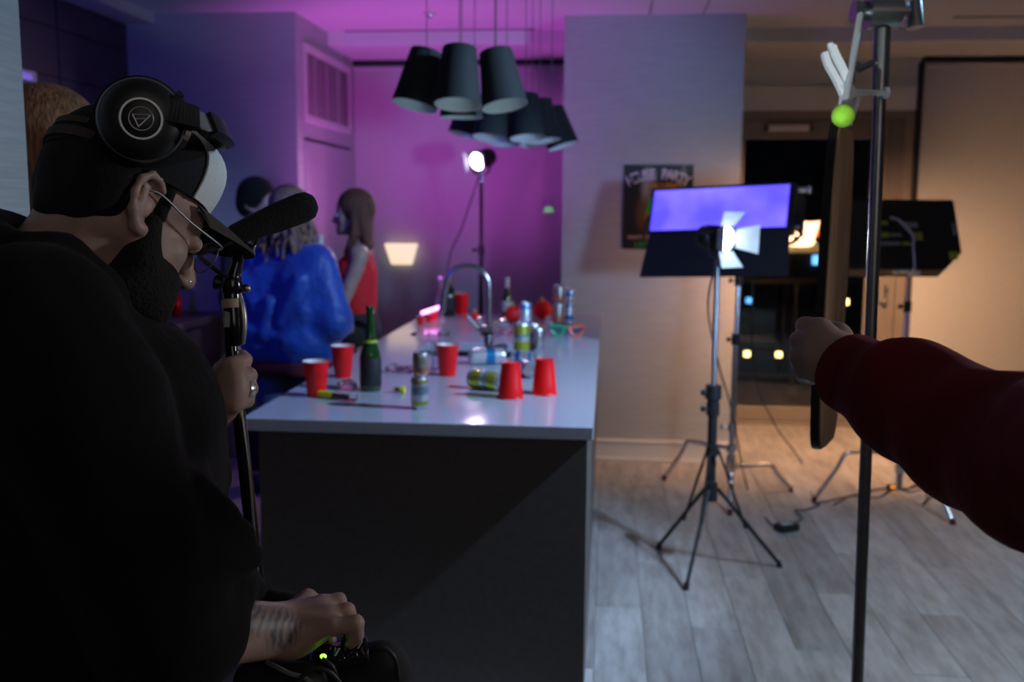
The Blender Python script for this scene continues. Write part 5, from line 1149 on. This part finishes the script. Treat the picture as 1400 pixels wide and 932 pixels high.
for k in range(9):
    row = []
    for i in range(25):
        az = R_(-56) + R_(112) * i / 24; p = Vector((.083 * math.sin(az), .105 * math.cos(az) - .006, 0)); s = k / 8; ex = .086 * s * max(0, math.cos(az * 1.5)) ** .55
        row.append((p.x * (1 + .02 * s), p.y + ex, .050 - .014 * (1 - math.cos(az)) * 1.4 - .008 * s * s - .012 * (p.x / .076) ** 2 * (.35 + .65 * s)))
    br.append(row)
bu_ = [[hd(*p) for p in r] for r in br]; bl_ = [[hd(p[0], p[1], p[2] - .003) for p in r] for r in br]
m_ = MB().grid(bu_).grid(bl_).grid([bu_[-1], bl_[-1]]).grid([bu_[0], bl_[0]]); m_.build('brim', M['brim'], cap_o)
MB().ell(hd(0, -.008, .127), (.007, .007, .004), HA, 10, 6).build('cap_button', M['capmesh'], cap_o)
MB().band([crown(R_(140 + 80 * i / 10), .10, .002) for i in range(11)], HU, .012, .002, 2).build('back_strap', M['brim'], cap_o)
MB().band([crown(R_(150 + 60 * i / 10), .26, .002) for i in range(11)], HU, .008, .002, 2).build('back_strap', M['brim'], cap_o)
# glasses
gl = thing('eyeglasses', 'thin wire eyeglasses worn by the bearded man', 'glasses', hd(0, .108, 0))
for s in (1, -1):
    ring_ = [hd(s * .035 + .0235 * math.cos(2 * math.pi * i / 24), .108 - .006 * abs(math.cos(2 * math.pi * i / 24)) * 0, -.004 + .0205 * math.sin(2 * math.pi * i / 24)) for i in range(25)]
    MB().tube(ring_, .0011, 6, 1).build('rim', M['pole_steel'], gl)
    MB().add(ring_[:-1] + [p + HF * .0012 for p in ring_[:-1]], [tuple(range(24)), tuple(range(24, 48))[::-1]] + [(i, (i + 1) % 24, 24 + (i + 1) % 24, 24 + i) for i in range(24)]).build('lens', M['clear'], gl)
    MB().tube([hd(s * .059, .108, .006), hd(s * .066, .102, .009), hd(s * .074, .05, .012), hd(s * .079, .0, .020), hd(s * .078, -.022, .012)], .0015, 8).build('temple', M['pole_steel'], gl)
    MB().ell(hd(s * .061, .107, .007), .0022, n=8, m=6).build('hinge', M['silver'], gl)
MB().tube([hd(-.012, .1085, .002), hd(0, .111, .006), hd(.012, .1085, .002)], .0012, 6).build('bridge', M['pole_steel'], gl)
# headphones pushed back on the cap
hp_ = thing('headphones', 'black studio headphones with a silver ring, pushed back over the cap', 'headphones', atd(195, 165, 1.1))
cN = atd(193, 164, 1.098); axn = (BCK * .93 - UPV * .14 + RGT * .34).normalized()
cF = cN - axn * .19
MB().lathe([(.001, .024), (.0195, .024), (.021, .023)], cN, axn, 36).build('logo_plate', M['black'], hp_)
for nm, c_, a_ in (('ear_cup', cN, axn), ('ear_cup', cF, -axn)):
    e = MB().lathe([(.046, -.024), (.047, -.006), (.044, .006), (.038, .016), (.028, .021), (.020, .0215), (.001, .0215)], c_, a_, 40).build(nm, M['black'], hp_)
    MB().lathe([(.030, -.022), (.034, -.042), (.044, -.046), (.050, -.040), (.051, -.026), (.046, -.022)], c_, a_, 40).build('ear_pad', M['foam'], e)
    MB().lathe([(.0445, .0035), (.0455, .004), (.0452, .0055), (.044, .006)], c_, a_, 40).build('edge_trim', M['pole_steel'], e)
MB().lathe([(.0198, .0225), (.0204, .0245), (.0222, .0245), (.0230, .0225)], cN, axn, 48).build('logo_ring', M['hp_ring'], hp_)
ux = (RGT - axn * RGT.dot(axn)).normalized(); uy = axn.cross(ux); lo_ = cN + axn * .0246
circ = [lo_ + ux * (.0125 * math.cos(2 * math.pi * i / 32)) + uy * (.0125 * math.sin(2 * math.pi * i / 32)) for i in range(33)]
lg = MB().tube(circ, .0006, 5, 1)
tri = [(-.0085, .0045), (.0100, .0040), (-.0030, -.0085)]
L2 = lambda x, y: lo_ + ux * x + uy * y
lg.tube([L2(*tri[0]), L2(*tri[1])], .0006, 5, 1).tube([L2(*tri[1]), L2(*tri[2])], .0006, 5, 1).tube([L2(*tri[2]), L2(*tri[0])], .0006, 5, 1).tube([L2(-.0068, -.0005), L2(.0045, .0002)], .0006, 5, 1)
lg.build('logo_emblem', M['hp_ring'], hp_)
bp = [atd(228, 150, 1.092), atd(252, 157, 1.098), atd(279, 166, 1.115), atd(300, 176, 1.15), atd(309, 187, 1.20), atd(303, 190, 1.25), atd(282, 182, 1.288), atd(252, 170, 1.305)]
spn = spline(bp, 6); hb_w = (UPV * .86 - RGT * .40)
MB().band(spn[0:11], hb_w, .027, .009, 1).build('slider_housing', M['black'], hp_)
tag(MB().band(spn[10:16], hb_w, .021, .004, 1).build('slider', M['silver'], hp_), 'silver adjusting slider')
MB().band(spn[14:], hb_w, .026, .012, 1).build('headband', M['black'], hp_)
MB().band([cN + axn * .002 + ux * .047 + uy * .012 * 0, cN + axn * .006 + ux * .050 - UPV * .012, cN + axn * .004 + ux * .042 - UPV * .030], axn, .008, .006, 4).build('yoke', M['black_gloss'], hp_)
MB().band([cN + ux * .046 + UPV * .0, cN + ux * .040 + UPV * .028, atd(238, 142, 1.095)], axn, .012, .007, 4).build('yoke', M['black'], hp_)
MB().band([cF + ux * .046, atd(252, 170, 1.305)], axn, .012, .007, 1).build('yoke', M['black'], hp_)

# ------------------------------------------------------------------ boom pole, microphone, mixer bag
DP_ = 1.352
pa, pb = atd(316, 470, DP_), atd(345, 730, DP_ + .0); dv = (pb - pa).normalized(); ft_ = pa + dv * ((0 - pa.z) / dv.z)
bp_ = thing('boom_pole', 'black boom pole with a tan tape band, held upright in the man\'s ringed hand', 'boom pole', ft_)
MB().cone(pa + dv * -.02, pb + dv * .12, .0085, .0098, 16).build('pole', M['black_gloss'], bp_)
MB().cone(pb + dv * .12, ft_, .0115, .0115, 16).build('lower_section', M['black_gloss'], bp_)
pt1 = lambda x, y, z=0: atd(x, y, DP_ + z)
MB().lathe([(.0095, 0), (.0125, .006), (.0135, .03), (.0135, .052), (.0125, .06)], pt1(321, 473), pt1(317, 410) - pt1(321, 473), 20).build('grip_sleeve', M['black_gloss'], bp_)
tag(MB().cone(pt1(317.5, 421), pt1(316.5, 409), .0139, .0139, 20).build('tape_band', M['tape'], bp_), 'tan tape band')
MB().hexa([pt1(306, 447, -.0145), pt1(314, 447, -.0155), pt1(314, 427, -.0155), pt1(307, 425, -.0145), pt1(306, 447, -.012), pt1(314, 447, -.013), pt1(314, 427, -.013), pt1(307, 425, -.012)]).build('badge', M['sticker_w'], bp_)
MB().tube([pt1(331, 470, -.002), pt1(333, 446, -.003), pt1(331, 420, -.003), pt1(326, 402, -.002)], [.004, .0055, .004], 10).build('cable_clip', M['pole_steel'], bp_)
MB().tube([pt1(325, 480, -.01), pt1(325, 500, -.013), pt1(330, 560, -.013), pt1(340, 640, -.013), pt1(346, 720, -.013), pt1(352, 790, -.012)], .0028, 8).build('cable', M['chrome'], bp_)
mc = thing('shotgun_microphone', 'black foam-covered shotgun microphone on top of the boom pole', 'microphone', pt1(322, 340))
fa_, fb_ = atd(322, 320, 1.30), atd(430, 277, 1.352)
d_ = (fb_ - fa_); L_ = d_.length
MB().lathe([(.001, -.012), (.010, -.010), (.0135, .0), (.0165, .03), (.0195, .06), (.0205, L_ - .020), (.0185, L_ - .008), (.012, L_ - .001), (.001, L_)], fa_, d_, 24).build('foam_windscreen', M['foam'], mc)
MB().cone(fa_ - d_.normalized() * .055, fa_, .0105, .0105, 16).build('microphone_body', M['black'], mc)
MB().tube([pt1(317, 408), pt1(317, 392), pt1(320, 375), pt1(326, 352), pt1(329, 338, -.01)], [.013, .0125, .009, .0075, .007], 12).build('mount_arm', M['black_gloss'], mc)
MB().lathe([(.001, -.014), (.012, -.012), (.016, 0), (.013, .012), (.001, .014)], pt1(317, 392), UPV, 18).build('swivel_joint', M['black_gloss'], mc)
MB().cone(pt1(306, 388), pt1(297, 386), .006, .010, 12).cone(pt1(297, 386), pt1(294, 385.5), .010, .010, 8).build('lock_knob', M['black'], mc)
MB().cone(pt1(330, 396), pt1(337, 394), .005, .0065, 10).ell(pt1(337, 394), .006).build('lock_button', M['pole_steel'], mc)
for s in (-1, 1): MB().tube([pt1(329, 346) , pt1(338 + s * 6, 338), pt1(344 + s * 8, 326), pt1(338 + s * 8, 318)], .003, 8).build('suspension_hoop', M['black'], mc)
MB().band([pt1(312, 349), pt1(328, 347), pt1(346, 343)], BCK, .02, .006, 3).build('mount_rail', M['black'], mc)
MB().tube([pt1(344, 326), pt1(348, 334), pt1(346, 342)], .0022, 8).ell(pt1(343, 333), (.006, .004, .004)).build('rail_clip', M['pole_steel'], mc)
MB().tube([fa_ - d_.normalized() * .05, atd(275, 352, 1.33), pt1(292, 366), pt1(308, 380)], .0032, 8).build('mic_cable', M['cord_black'], mc)

# mixer bag hung in front of his belly
mb = thing('mixer_bag', 'black field mixer bag with a green light under the tattooed arm', 'bag', atd(455, 1000, 1.26))
bagp = [cap_(q(380, 960, 1.28), q(500, 955, 1.24), .055, .055), cap_(q(375, 1060, 1.29), q(505, 1060, 1.24), .065, .065), cap_(q(385, 905, 1.30), q(470, 915, 1.29), .030, .030), cap_(q(500, 915, 1.22), q(528, 902, 1.21), .026, .022), cap_(q(520, 905, 1.21), q(538, 925, 1.21), .022, .024), cap_(q(350, 930, 1.22), q(420, 935, 1.18), .028, .026), cap_(q(372, 815, 1.33), q(400, 835, 1.32), .012, .022, k=.012), cap_(q(400, 835, 1.32), q(425, 880, 1.31), .022, .025, k=.012)]
blob('bag_body', bagp, .006, .02, M['trousers'], mb, 2)
MB().hexa([q(420, 925, 1.17), q(505, 905, 1.16), q(505, 885, 1.23), q(420, 885, 1.26), q(420, 915, 1.17), q(505, 893, 1.16), q(505, 873, 1.23), q(420, 873, 1.26)]).build('mixer', M['black_gloss'], mb, .003)
for x, y, D in ((478, 876, 1.185), (493, 880, 1.19), (462, 890, 1.18)):
    kb = MB().cone(q(x, y + 14, D), q(x, y - 4, D), .011, .010, 18).cone(q(x, y - 4, D), q(x, y - 10, D), .008, .0075, 18).build('knob', M['black_gloss'], mb)
    MB().cone(q(x - 4, y + 6, D - .0105), q(x + 2, y - 4, D - .0105), .0012, .0012, 6).build('pointer', M['sticker_w'], kb)
MB().ell(q(442, 897, 1.155), (.004, .003, .003)).build('indicator_light', M['green_led'], mb)
for k, pts in enumerate(([q(365, 905, 1.17), q(395, 920, 1.15), q(420, 928, 1.15), q(440, 950, 1.16)], [q(440, 900, 1.15), q(455, 912, 1.15), q(462, 935, 1.16)], [q(508, 890, 1.19), q(525, 886, 1.18), q(540, 900, 1.18), q(545, 930, 1.19)], [q(405, 935, 1.14), q(425, 915, 1.14), q(450, 918, 1.14), q(470, 940, 1.15)])):
    MB().tube(pts, .0028, 8).build('patch_cable', M['cord_black'] if k != 0 else M['wire'], mb)
MB().tube([q(370, 900, 1.30), q(340, 760, 1.32), q(180, 470, 1.24), q(60, 320, 1.28)], .004, 8).build('strap', M['trousers'], mb)

# ------------------------------------------------------------------ generic standing figure for the people beyond
def figure(label, base, face, height, hairf, top, bottom, arms, fem=True, skin=None, res=.011, head_px=None):
    """base on the floor; face: ground direction the person looks; arms: two lists of joint points (shoulder, elbow, wrist) in body axes"""
    s = height / 1.70; d = Vector((face[0], face[1], 0)).normalized(); up = Vector((0, 0, 1)); rt = d.cross(up)
    A = cols(rt, d, up); L = lambda x, y, z: A @ Vector((x, y, z)) * s + base
    t = thing('person', label, 'person', base); ho = L(0, .02, 1.585)
    P = xf(head_prims(True, fem), A, ho, s * .97)
    pe = L(0, 0, .93); chs = L(0, 0, 1.25); f1, f2 = L(-.10, 0, 0), L(.10, .03, 0)
    w = .165 if fem else .19
    P += [cap_(L(0, 0, 1.56), L(0, -.02, 1.40), .050 * s, .056 * s), cap_(L(-w + .03, -.02, 1.385), L(w - .03, -.02, 1.385), .052 * s), cap_(L(-.07, 0, 1.28), L(-.055, 0, 1.05), .095 * s, .085 * s), cap_(L(.07, 0, 1.28), L(.055, 0, 1.05), .095 * s, .085 * s), cap_(L(-.07, 0, .95), L(.07, 0, .95), .10 * s)]
    P += legs_prims(pe, f1, f2, .085 * s, .055 * s)
    Aj = []
    for sg, arm in zip((-1, 1), arms):
        j = [L(*p) for p in arm]; Aj.append(j)
        P += [cap_(j[0], j[1], .043 * s, .034 * s), cap_(j[1], j[2], .034 * s, .023 * s)]
        hdv = (j[2] - j[1]).normalized(); sv = hdv.cross(up); sv = sv.normalized() if sv.length > .1 else rt; nv = sv.cross(hdv)
        P.append(('c', T3(j[2]), T3(j[2] + hdv * .06), .022 * s, .026 * s))
        for k in range(4):
            b0 = j[2] + hdv * .075 + sv * ((k - 1.5) * .0185); ln = (.036, .042, .040, .032)[k]
            P += [('c', T3(b0), T3(b0 + hdv * ln), .0088, .0082, {'k': .004}), ('c', T3(b0 + hdv * ln), T3(b0 + hdv * (ln + .012) - nv * .028), .0082, .0072, {'k': .004})]
        P += [('c', T3(j[2] + hdv * .03 + sv * .02 * sg * -1), T3(j[2] + hdv * .07 - nv * .022 + sv * .036 * sg * -1), .011, .008, {'k': .006})]
    blob('body', P, res * .75, .018, skin or M['skin'], t, 1); eyes(A, ho, t, s * .97)
    top(t, L, A, Aj, s); bottom(t, L, pe, f1, f2, s); hairf(t, ho, A, s)
    for f in (f1, f2): shoe(f, d, t, M['shoe'])
    return t, L
def trouser(m):
    def f(t, L, pe, f1, f2, s):
        blob('jeans', legs_prims(pe, f1, f2, .105 * s, .075 * s, .09) + [cap_(L(-.07, 0, .97), L(.07, 0, .97), .118 * s)], .014, .03, m, t, 2)
    return f
def skirt(m):
    def f(t, L, pe, f1, f2, s):
        blob('skirt', [cap_(L(-.055, 0, 1.04), L(.055, 0, 1.04), .095 * s), cap_(L(-.07, 0, .95), L(.07, 0, .95), .120 * s), cap_(L(-.085, 0, .78), L(.085, .01, .78), .115 * s), ('-e', T3(L(0, 0, .52)), (.4, .4, .17))], .011, .03, m, t, 2)
    return f
# blue satin jacket, curly blond hair, seen from behind
bj = Vector((atd(398, 420, 4.5).x, atd(398, 420, 4.5).y, 0))
def bj_top(t, L, A, Aj, s):
    P = [cap_(L(-.13, -.02, 1.38), L(.13, -.02, 1.38), .083 * s), cap_(L(-.09, -.01, 1.28), L(-.10, -.02, 1.03), .145 * s, .155 * s), cap_(L(.09, -.01, 1.28), L(.10, -.02, 1.03), .145 * s, .155 * s), cap_(L(-.08, -.02, .985), L(.08, -.02, .985), .150 * s)]
    for j in Aj: P += [cap_(j[0], j[1], .080, .082), cap_(j[1], j[1].lerp(j[2], .9), .080, .055)]
    for a, b in (((-.17, -.15, 1.30), (-.06, -.165, 1.12)), ((.15, -.15, 1.30), (.05, -.17, 1.10)), ((-.12, -.165, 1.06), (.06, -.17, 1.03)), ((.16, -.14, 1.16), (.07, -.17, 1.0)), ((-.19, -.12, 1.12), (-.10, -.16, 1.0)), ((0, -.17, 1.2), (-.03, -.175, 1.04))):
        P.append(cap_(L(*a), L(*b), .022, .012, k=.04))
    o = blob('jacket', P, .011, .04, M['blue_satin'], t, 2)
    blob('waistband', [cap_(L(-.08, -.02, .90), L(.08, -.02, .90), .138 * s), ('-e', T3(L(0, 0, .55)), (.5, .5, .30)), ('-e', T3(L(0, 0, 1.22)), (.5, .5, .28))], .011, .01, M['maroon'], o, 1)
def bj_hair(t, ho, A, s):
    rr = random.Random(4); P = [('e', (0, -.02, .05), (.092, .108, .100))]
    for k in range(64):
        a = R_(rr.uniform(60, 300)); r = .085; x, y = r * math.sin(a), r * math.cos(a) - .02; L0 = rr.uniform(.07, .21); z = rr.uniform(-.02, .05)
        for i in range(3):
            x2, y2 = x * (1 + .18 * (i + 1)) + rr.uniform(-.018, .018), y * (1 + .16 * (i + 1)) + rr.uniform(-.018, .018)
            P.append(('c', (x * (1 + .18 * i), y * (1 + .16 * i), z - L0 * i / 3), (x2, y2, z - L0 * (i + 1) / 3), .0125 - .002 * i, .011 - .002 * i, {'k': .006}))
    blob('hair', xf(P, A, ho, s), .0065, .02, M['hair_blond'], t, 0)
figure('person with curly blond hair in a shiny blue jacket, seen from behind', bj, (.30, 1), 1.62, bj_hair, bj_top, trouser(M['jeans']),
       ([(-.17, -.02, 1.37), (-.235, -.02, 1.10), (-.13, .20, 1.08)], [(.17, -.02, 1.37), (.25, -.03, 1.11), (.16, .20, 1.06)]), res=.013)
# woman in the red sleeveless top, facing left
rw = Vector((atd(490, 400, 5.2).x, atd(490, 400, 5.2).y, 0))
def rw_top(t, L, A, Aj, s):
    P = [cap_(L(-.10, -.015, 1.375), L(.10, -.015, 1.375), .058 * s), cap_(L(-.07, .01, 1.28), L(-.055, 0, 1.08), .108 * s, .095 * s), cap_(L(.07, .01, 1.28), L(.055, 0, 1.08), .108 * s, .095 * s), ('e', T3(L(-.06, .085, 1.25)), (.06, .05, .06)), ('e', T3(L(.06, .085, 1.25)), (.06, .05, .06))]
    blob('top', P, .010, .03, M['red_top'], t, 2)
def rw_hair(t, ho, A, s):
    P = [('e', (0, -.016, .052), (.086, .104, .098)), ('-e', (0, .13, -.02), (.06, .07, .10), None, {'k': .02})]
    for x in (-.06, -.03, 0, .03, .06): P.append(('c', (x, -.075 + abs(x) * .4, .02), (x * 1.0, -.078, -.16 - .02 * (x == 0)), .034, .024))
    for sg in (-1, 1): P += [('c', (sg * .074, -.01, .03), (sg * .076, -.01, -.10), .020, .022), ('c', (sg * .076, -.01, -.10), (sg * .074, .035, -.20), .022, .014)]
    blob('hair', xf(P, A, ho, s), .0085, .02, M['hair_brown'], t, 1)
figure('woman with long brown hair in red sleeveless top and black skirt, facing left', rw, (-1, -.12), 1.62, rw_hair, rw_top, skirt(M['trousers']),
       ([(-.155, -.03, 1.365), (-.185, .07, 1.10), (-.02, .25, 1.13)], [(.155, -.02, 1.365), (.185, .06, 1.10), (.06, .26, 1.14)]), res=.011)
# dark-haired person behind the blue jacket
dk = Vector((atd(352, 400, 5.45).x, atd(352, 400, 5.45).y, 0))
def dk_top(t, L, A, Aj, s):
    P = [cap_(L(-.13, -.02, 1.38), L(.13, -.02, 1.38), .07 * s), cap_(L(-.08, 0, 1.28), L(-.07, 0, 1.0), .12 * s, .115 * s), cap_(L(.08, 0, 1.28), L(.07, 0, 1.0), .12 * s, .115 * s)]
    for j in Aj: P += [cap_(j[0], j[1], .062, .055), cap_(j[1], j[1].lerp(j[2], .9), .055, .04)]
    blob('shirt', P, .013, .03, M['trousers'], t, 2)
def dk_hair(t, ho, A, s):
    blob('hair', xf([('e', (0, -.014, .052), (.092, .110, .102)), ('e', (0, -.05, .0), (.088, .075, .08)), ('-e', (0, .13, -.02), (.062, .075, .09), None, {'k': .02})], A, ho, s), .010, .02, M['hair_black'], t, 1)
figure('person with short black hair in dark clothes, behind the blue jacket', dk, (.95, -.3), 1.68, dk_hair, dk_top, trouser(M['trousers']),
       ([(-.17, -.02, 1.37), (-.21, -.02, 1.09), (-.22, .02, .86)], [(.17, -.02, 1.37), (.21, -.02, 1.09), (.22, .02, .86)]), fem=False, res=.014)
# beer bottle held up between them
hb_ = atd(438, 352, 4.95); bottle(hb_ - Vector((0, 0, .09)), 'white-necked beer bottle held between the blue jacket and the woman', M['green_glass'], .20, .028, .0125, .45, [('foil', [(.0165, .745), (.0140, .80), (.0138, .955), (.0160, .97), (.0160, 1.002), (.001, 1.003)], M['label_white'])])
# auburn-haired person beyond the hall wall
ab0 = atd(66, 210, 1.95); ab = Vector((ab0.x, ab0.y, 0))
def ab_top(t, L, A, Aj, s):
    P = [cap_(L(-.13, -.02, 1.38), L(.13, -.02, 1.38), .075 * s), cap_(L(-.08, 0, 1.28), L(-.07, 0, 1.0), .13 * s, .12 * s), cap_(L(.08, 0, 1.28), L(.07, 0, 1.0), .13 * s, .12 * s)]
    for j in Aj: P += [cap_(j[0], j[1], .064, .055), cap_(j[1], j[1].lerp(j[2], .9), .055, .04)]
    blob('sweater', P, .012, .03, M['trousers'], t, 2)
def ab_hair(t, ho, A, s):
    P = [('e', (0, -.016, .052), (.090, .108, .104)), ('-e', (0, .13, -.02), (.06, .07, .09), None, {'k': .02})]
    for x in (-.07, -.035, 0, .035, .07): P.append(('c', (x, -.06, .03), (x * 1.15, -.075, -.24), .038, .03))
    for sg in (-1, 1): P.append(('c', (sg * .078, .0, .03), (sg * .084, .0, -.22), .026, .022))
    blob('hair', xf(P, A, ho, s), .006, .02, M['hair_red'], t, 1)
figure('person with long auburn hair standing behind the man at the wall end', ab, (.35, 1), 1.745, ab_hair, ab_top, trouser(M['jeans']),
       ([(-.17, -.02, 1.37), (-.21, 0, 1.09), (-.14, .2, 1.10)], [(.17, -.02, 1.37), (.20, 0, 1.09), (.13, .2, 1.10)]), res=.012)

# ------------------------------------------------------------------ crew member in the red sleeve, reaching in from the right
rs = [atd(1168, 512, 1.14), atd(1430, 640, .84), atd(1640, 560, .62)]       # wrist, elbow, shoulder
rbase = Vector((rs[2].x + .16, rs[2].y - .06, 0))
rp_ = thing('person', 'crew member in a dark red sweatshirt reaching in from the right edge', 'person', rbase)
fw = Vector((-.72, .69, 0)).normalized(); sr = fw.cross(Vector((0, 0, 1))); RA = cols(sr, fw, Vector((0, 0, 1)))
sh = rs[2]; neck = Vector((rbase.x, rbase.y, sh.z + .05)); oth = neck + (neck - sh) * 1.0; oth.z = sh.z
hc = neck + Vector((0, 0, .20)) + fw * .03; pl = Vector((rbase.x, rbase.y, .93)); g1, g2 = rbase - sr * .11, rbase + sr * .11
P = xf(head_prims(), RA, hc) + [cap_(hc + Vector((0, 0, -.03)), neck, .056, .062), cap_(sh, oth, .055), cap_(neck + Vector((0, 0, -.2)) - sr * .07, pl - sr * .06, .12), cap_(neck + Vector((0, 0, -.2)) + sr * .07, pl + sr * .06, .12),
     cap_(sh, rs[1], .050, .042), cap_(rs[1], rs[0], .042, .028)] + legs_prims(pl, g1, g2)
oe = oth + Vector((0, 0, -.28)) - sr * .04 * (1 if (oth - neck).dot(sr) < 0 else -1); ow = oe + Vector((0, 0, -.22)) + fw * .10
P += [cap_(oth, oe, .05, .042), cap_(oe, ow, .04, .028)]
for k in range(4): 
    b0 = ow + Vector((0, 0, -.07)) + fw * ((k - 1.5) * .02); P += [('c', T3(ow), T3(b0), .02, .012, {'k': .012}), ('c', T3(b0), T3(b0 + Vector((0, 0, -.045))), .0095, .009, {'k': .004}), ('c', T3(b0 + Vector((0, 0, -.045))), T3(b0 + Vector((0, 0, -.07)) + sr * .012), .009, .0075, {'k': .004})]
P += [('c', T3(ow + Vector((0, 0, -.03)) + fw * .02), T3(ow + Vector((0, 0, -.085)) + fw * .05), .012, .009, {'k': .006})]
q = lambda x, y, D: atd(x, y, D)
mk = [q(1122, 448, 1.165), q(1112, 466, 1.150), q(1110, 487, 1.145), q(1116, 507, 1.150)]
for m_, r in zip(mk, (.0135, .0135, .013, .012)): P.append(('c', T3(q(1160, 504, 1.14)), T3(m_), .026, r, {'k': .02}))
pk = [q(1100, 444, 1.185), q(1092, 464, 1.170), q(1091, 487, 1.165), q(1098, 507, 1.170)]
dk_ = [q(1098, 450, 1.215), q(1091, 472, 1.205), q(1091, 495, 1.200), q(1098, 514, 1.200)]
tk = [q(1114, 458, 1.225), q(1108, 480, 1.220), q(1108, 501, 1.218), q(1113, 518, 1.215)]
for a, b, c, d in zip(mk, pk, dk_, tk): P += fing([a, b, c, d], [.0120, .0108, .0095, .0082])
P += fing([q(1160, 478, 1.16), q(1146, 458, 1.19), q(1130, 452, 1.21), q(1118, 458, 1.225)], [.017, .0135, .0115, .009], .012)
blob('body', P, .0055, .014, M['skin'], rp_, 1); eyes(RA, hc, rp_)
el = rs[1]
slv = [cap_(q(1178, 517, 1.125), q(1245, 550, 1.04), .046, .056), cap_(q(1245, 550, 1.04), q(1330, 600, .94), .056, .060), cap_(q(1330, 600, .94), el, .060, .066), cap_(el, sh, .068, .078), cap_(sh, oth, .088), cap_(neck + Vector((0, 0, -.18)) - sr * .07, pl - sr * .05, .15, .14), cap_(neck + Vector((0, 0, -.18)) + sr * .07, pl + sr * .05, .15, .14), cap_(oth, oe, .075, .062), cap_(oe, ow, .062, .044),
       cap_(q(1215, 500, 1.02), q(1275, 512, .98), .024, .020, k=.03), cap_(q(1255, 500, 1.0), q(1300, 530, .95), .020, .020, k=.03), cap_(q(1330, 545, .90), q(1395, 548, .86), .022, .02, k=.03),
       ('-e', T3(hc + Vector((0, .0, -.12))), (.075, .075, .085), None, {'k': .02})]
blob('sweatshirt', slv, .008, .03, M['red_hoodie'], rp_, 2)
cdir = (q(1245, 550, 1.04) - q(1178, 517, 1.125)).normalized()
MB().lathe([(.040, -.012), (.046, -.010), (.0465, .018), (.0445, .024)], q(1170, 513, 1.130), cdir, 24).build('cuff', M['red_hoodie'], rp_)
blob('hair', xf([('e', (0, -.02, .055), (.084, .104, .10)), ('-e', (0, .13, -.02), (.065, .075, .09), None, {'k': .02})], RA, hc), .012, .02, M['hair_black'], rp_, 1)
blob('trousers', legs_prims(pl, g1, g2, .105, .08, .1) + [cap_(pl - sr * .06, pl + sr * .06, .135)], .015, .04, M['trousers'], rp_, 2)
for f in (g1, g2): shoe(f, fw, rp_, M['shoe'])
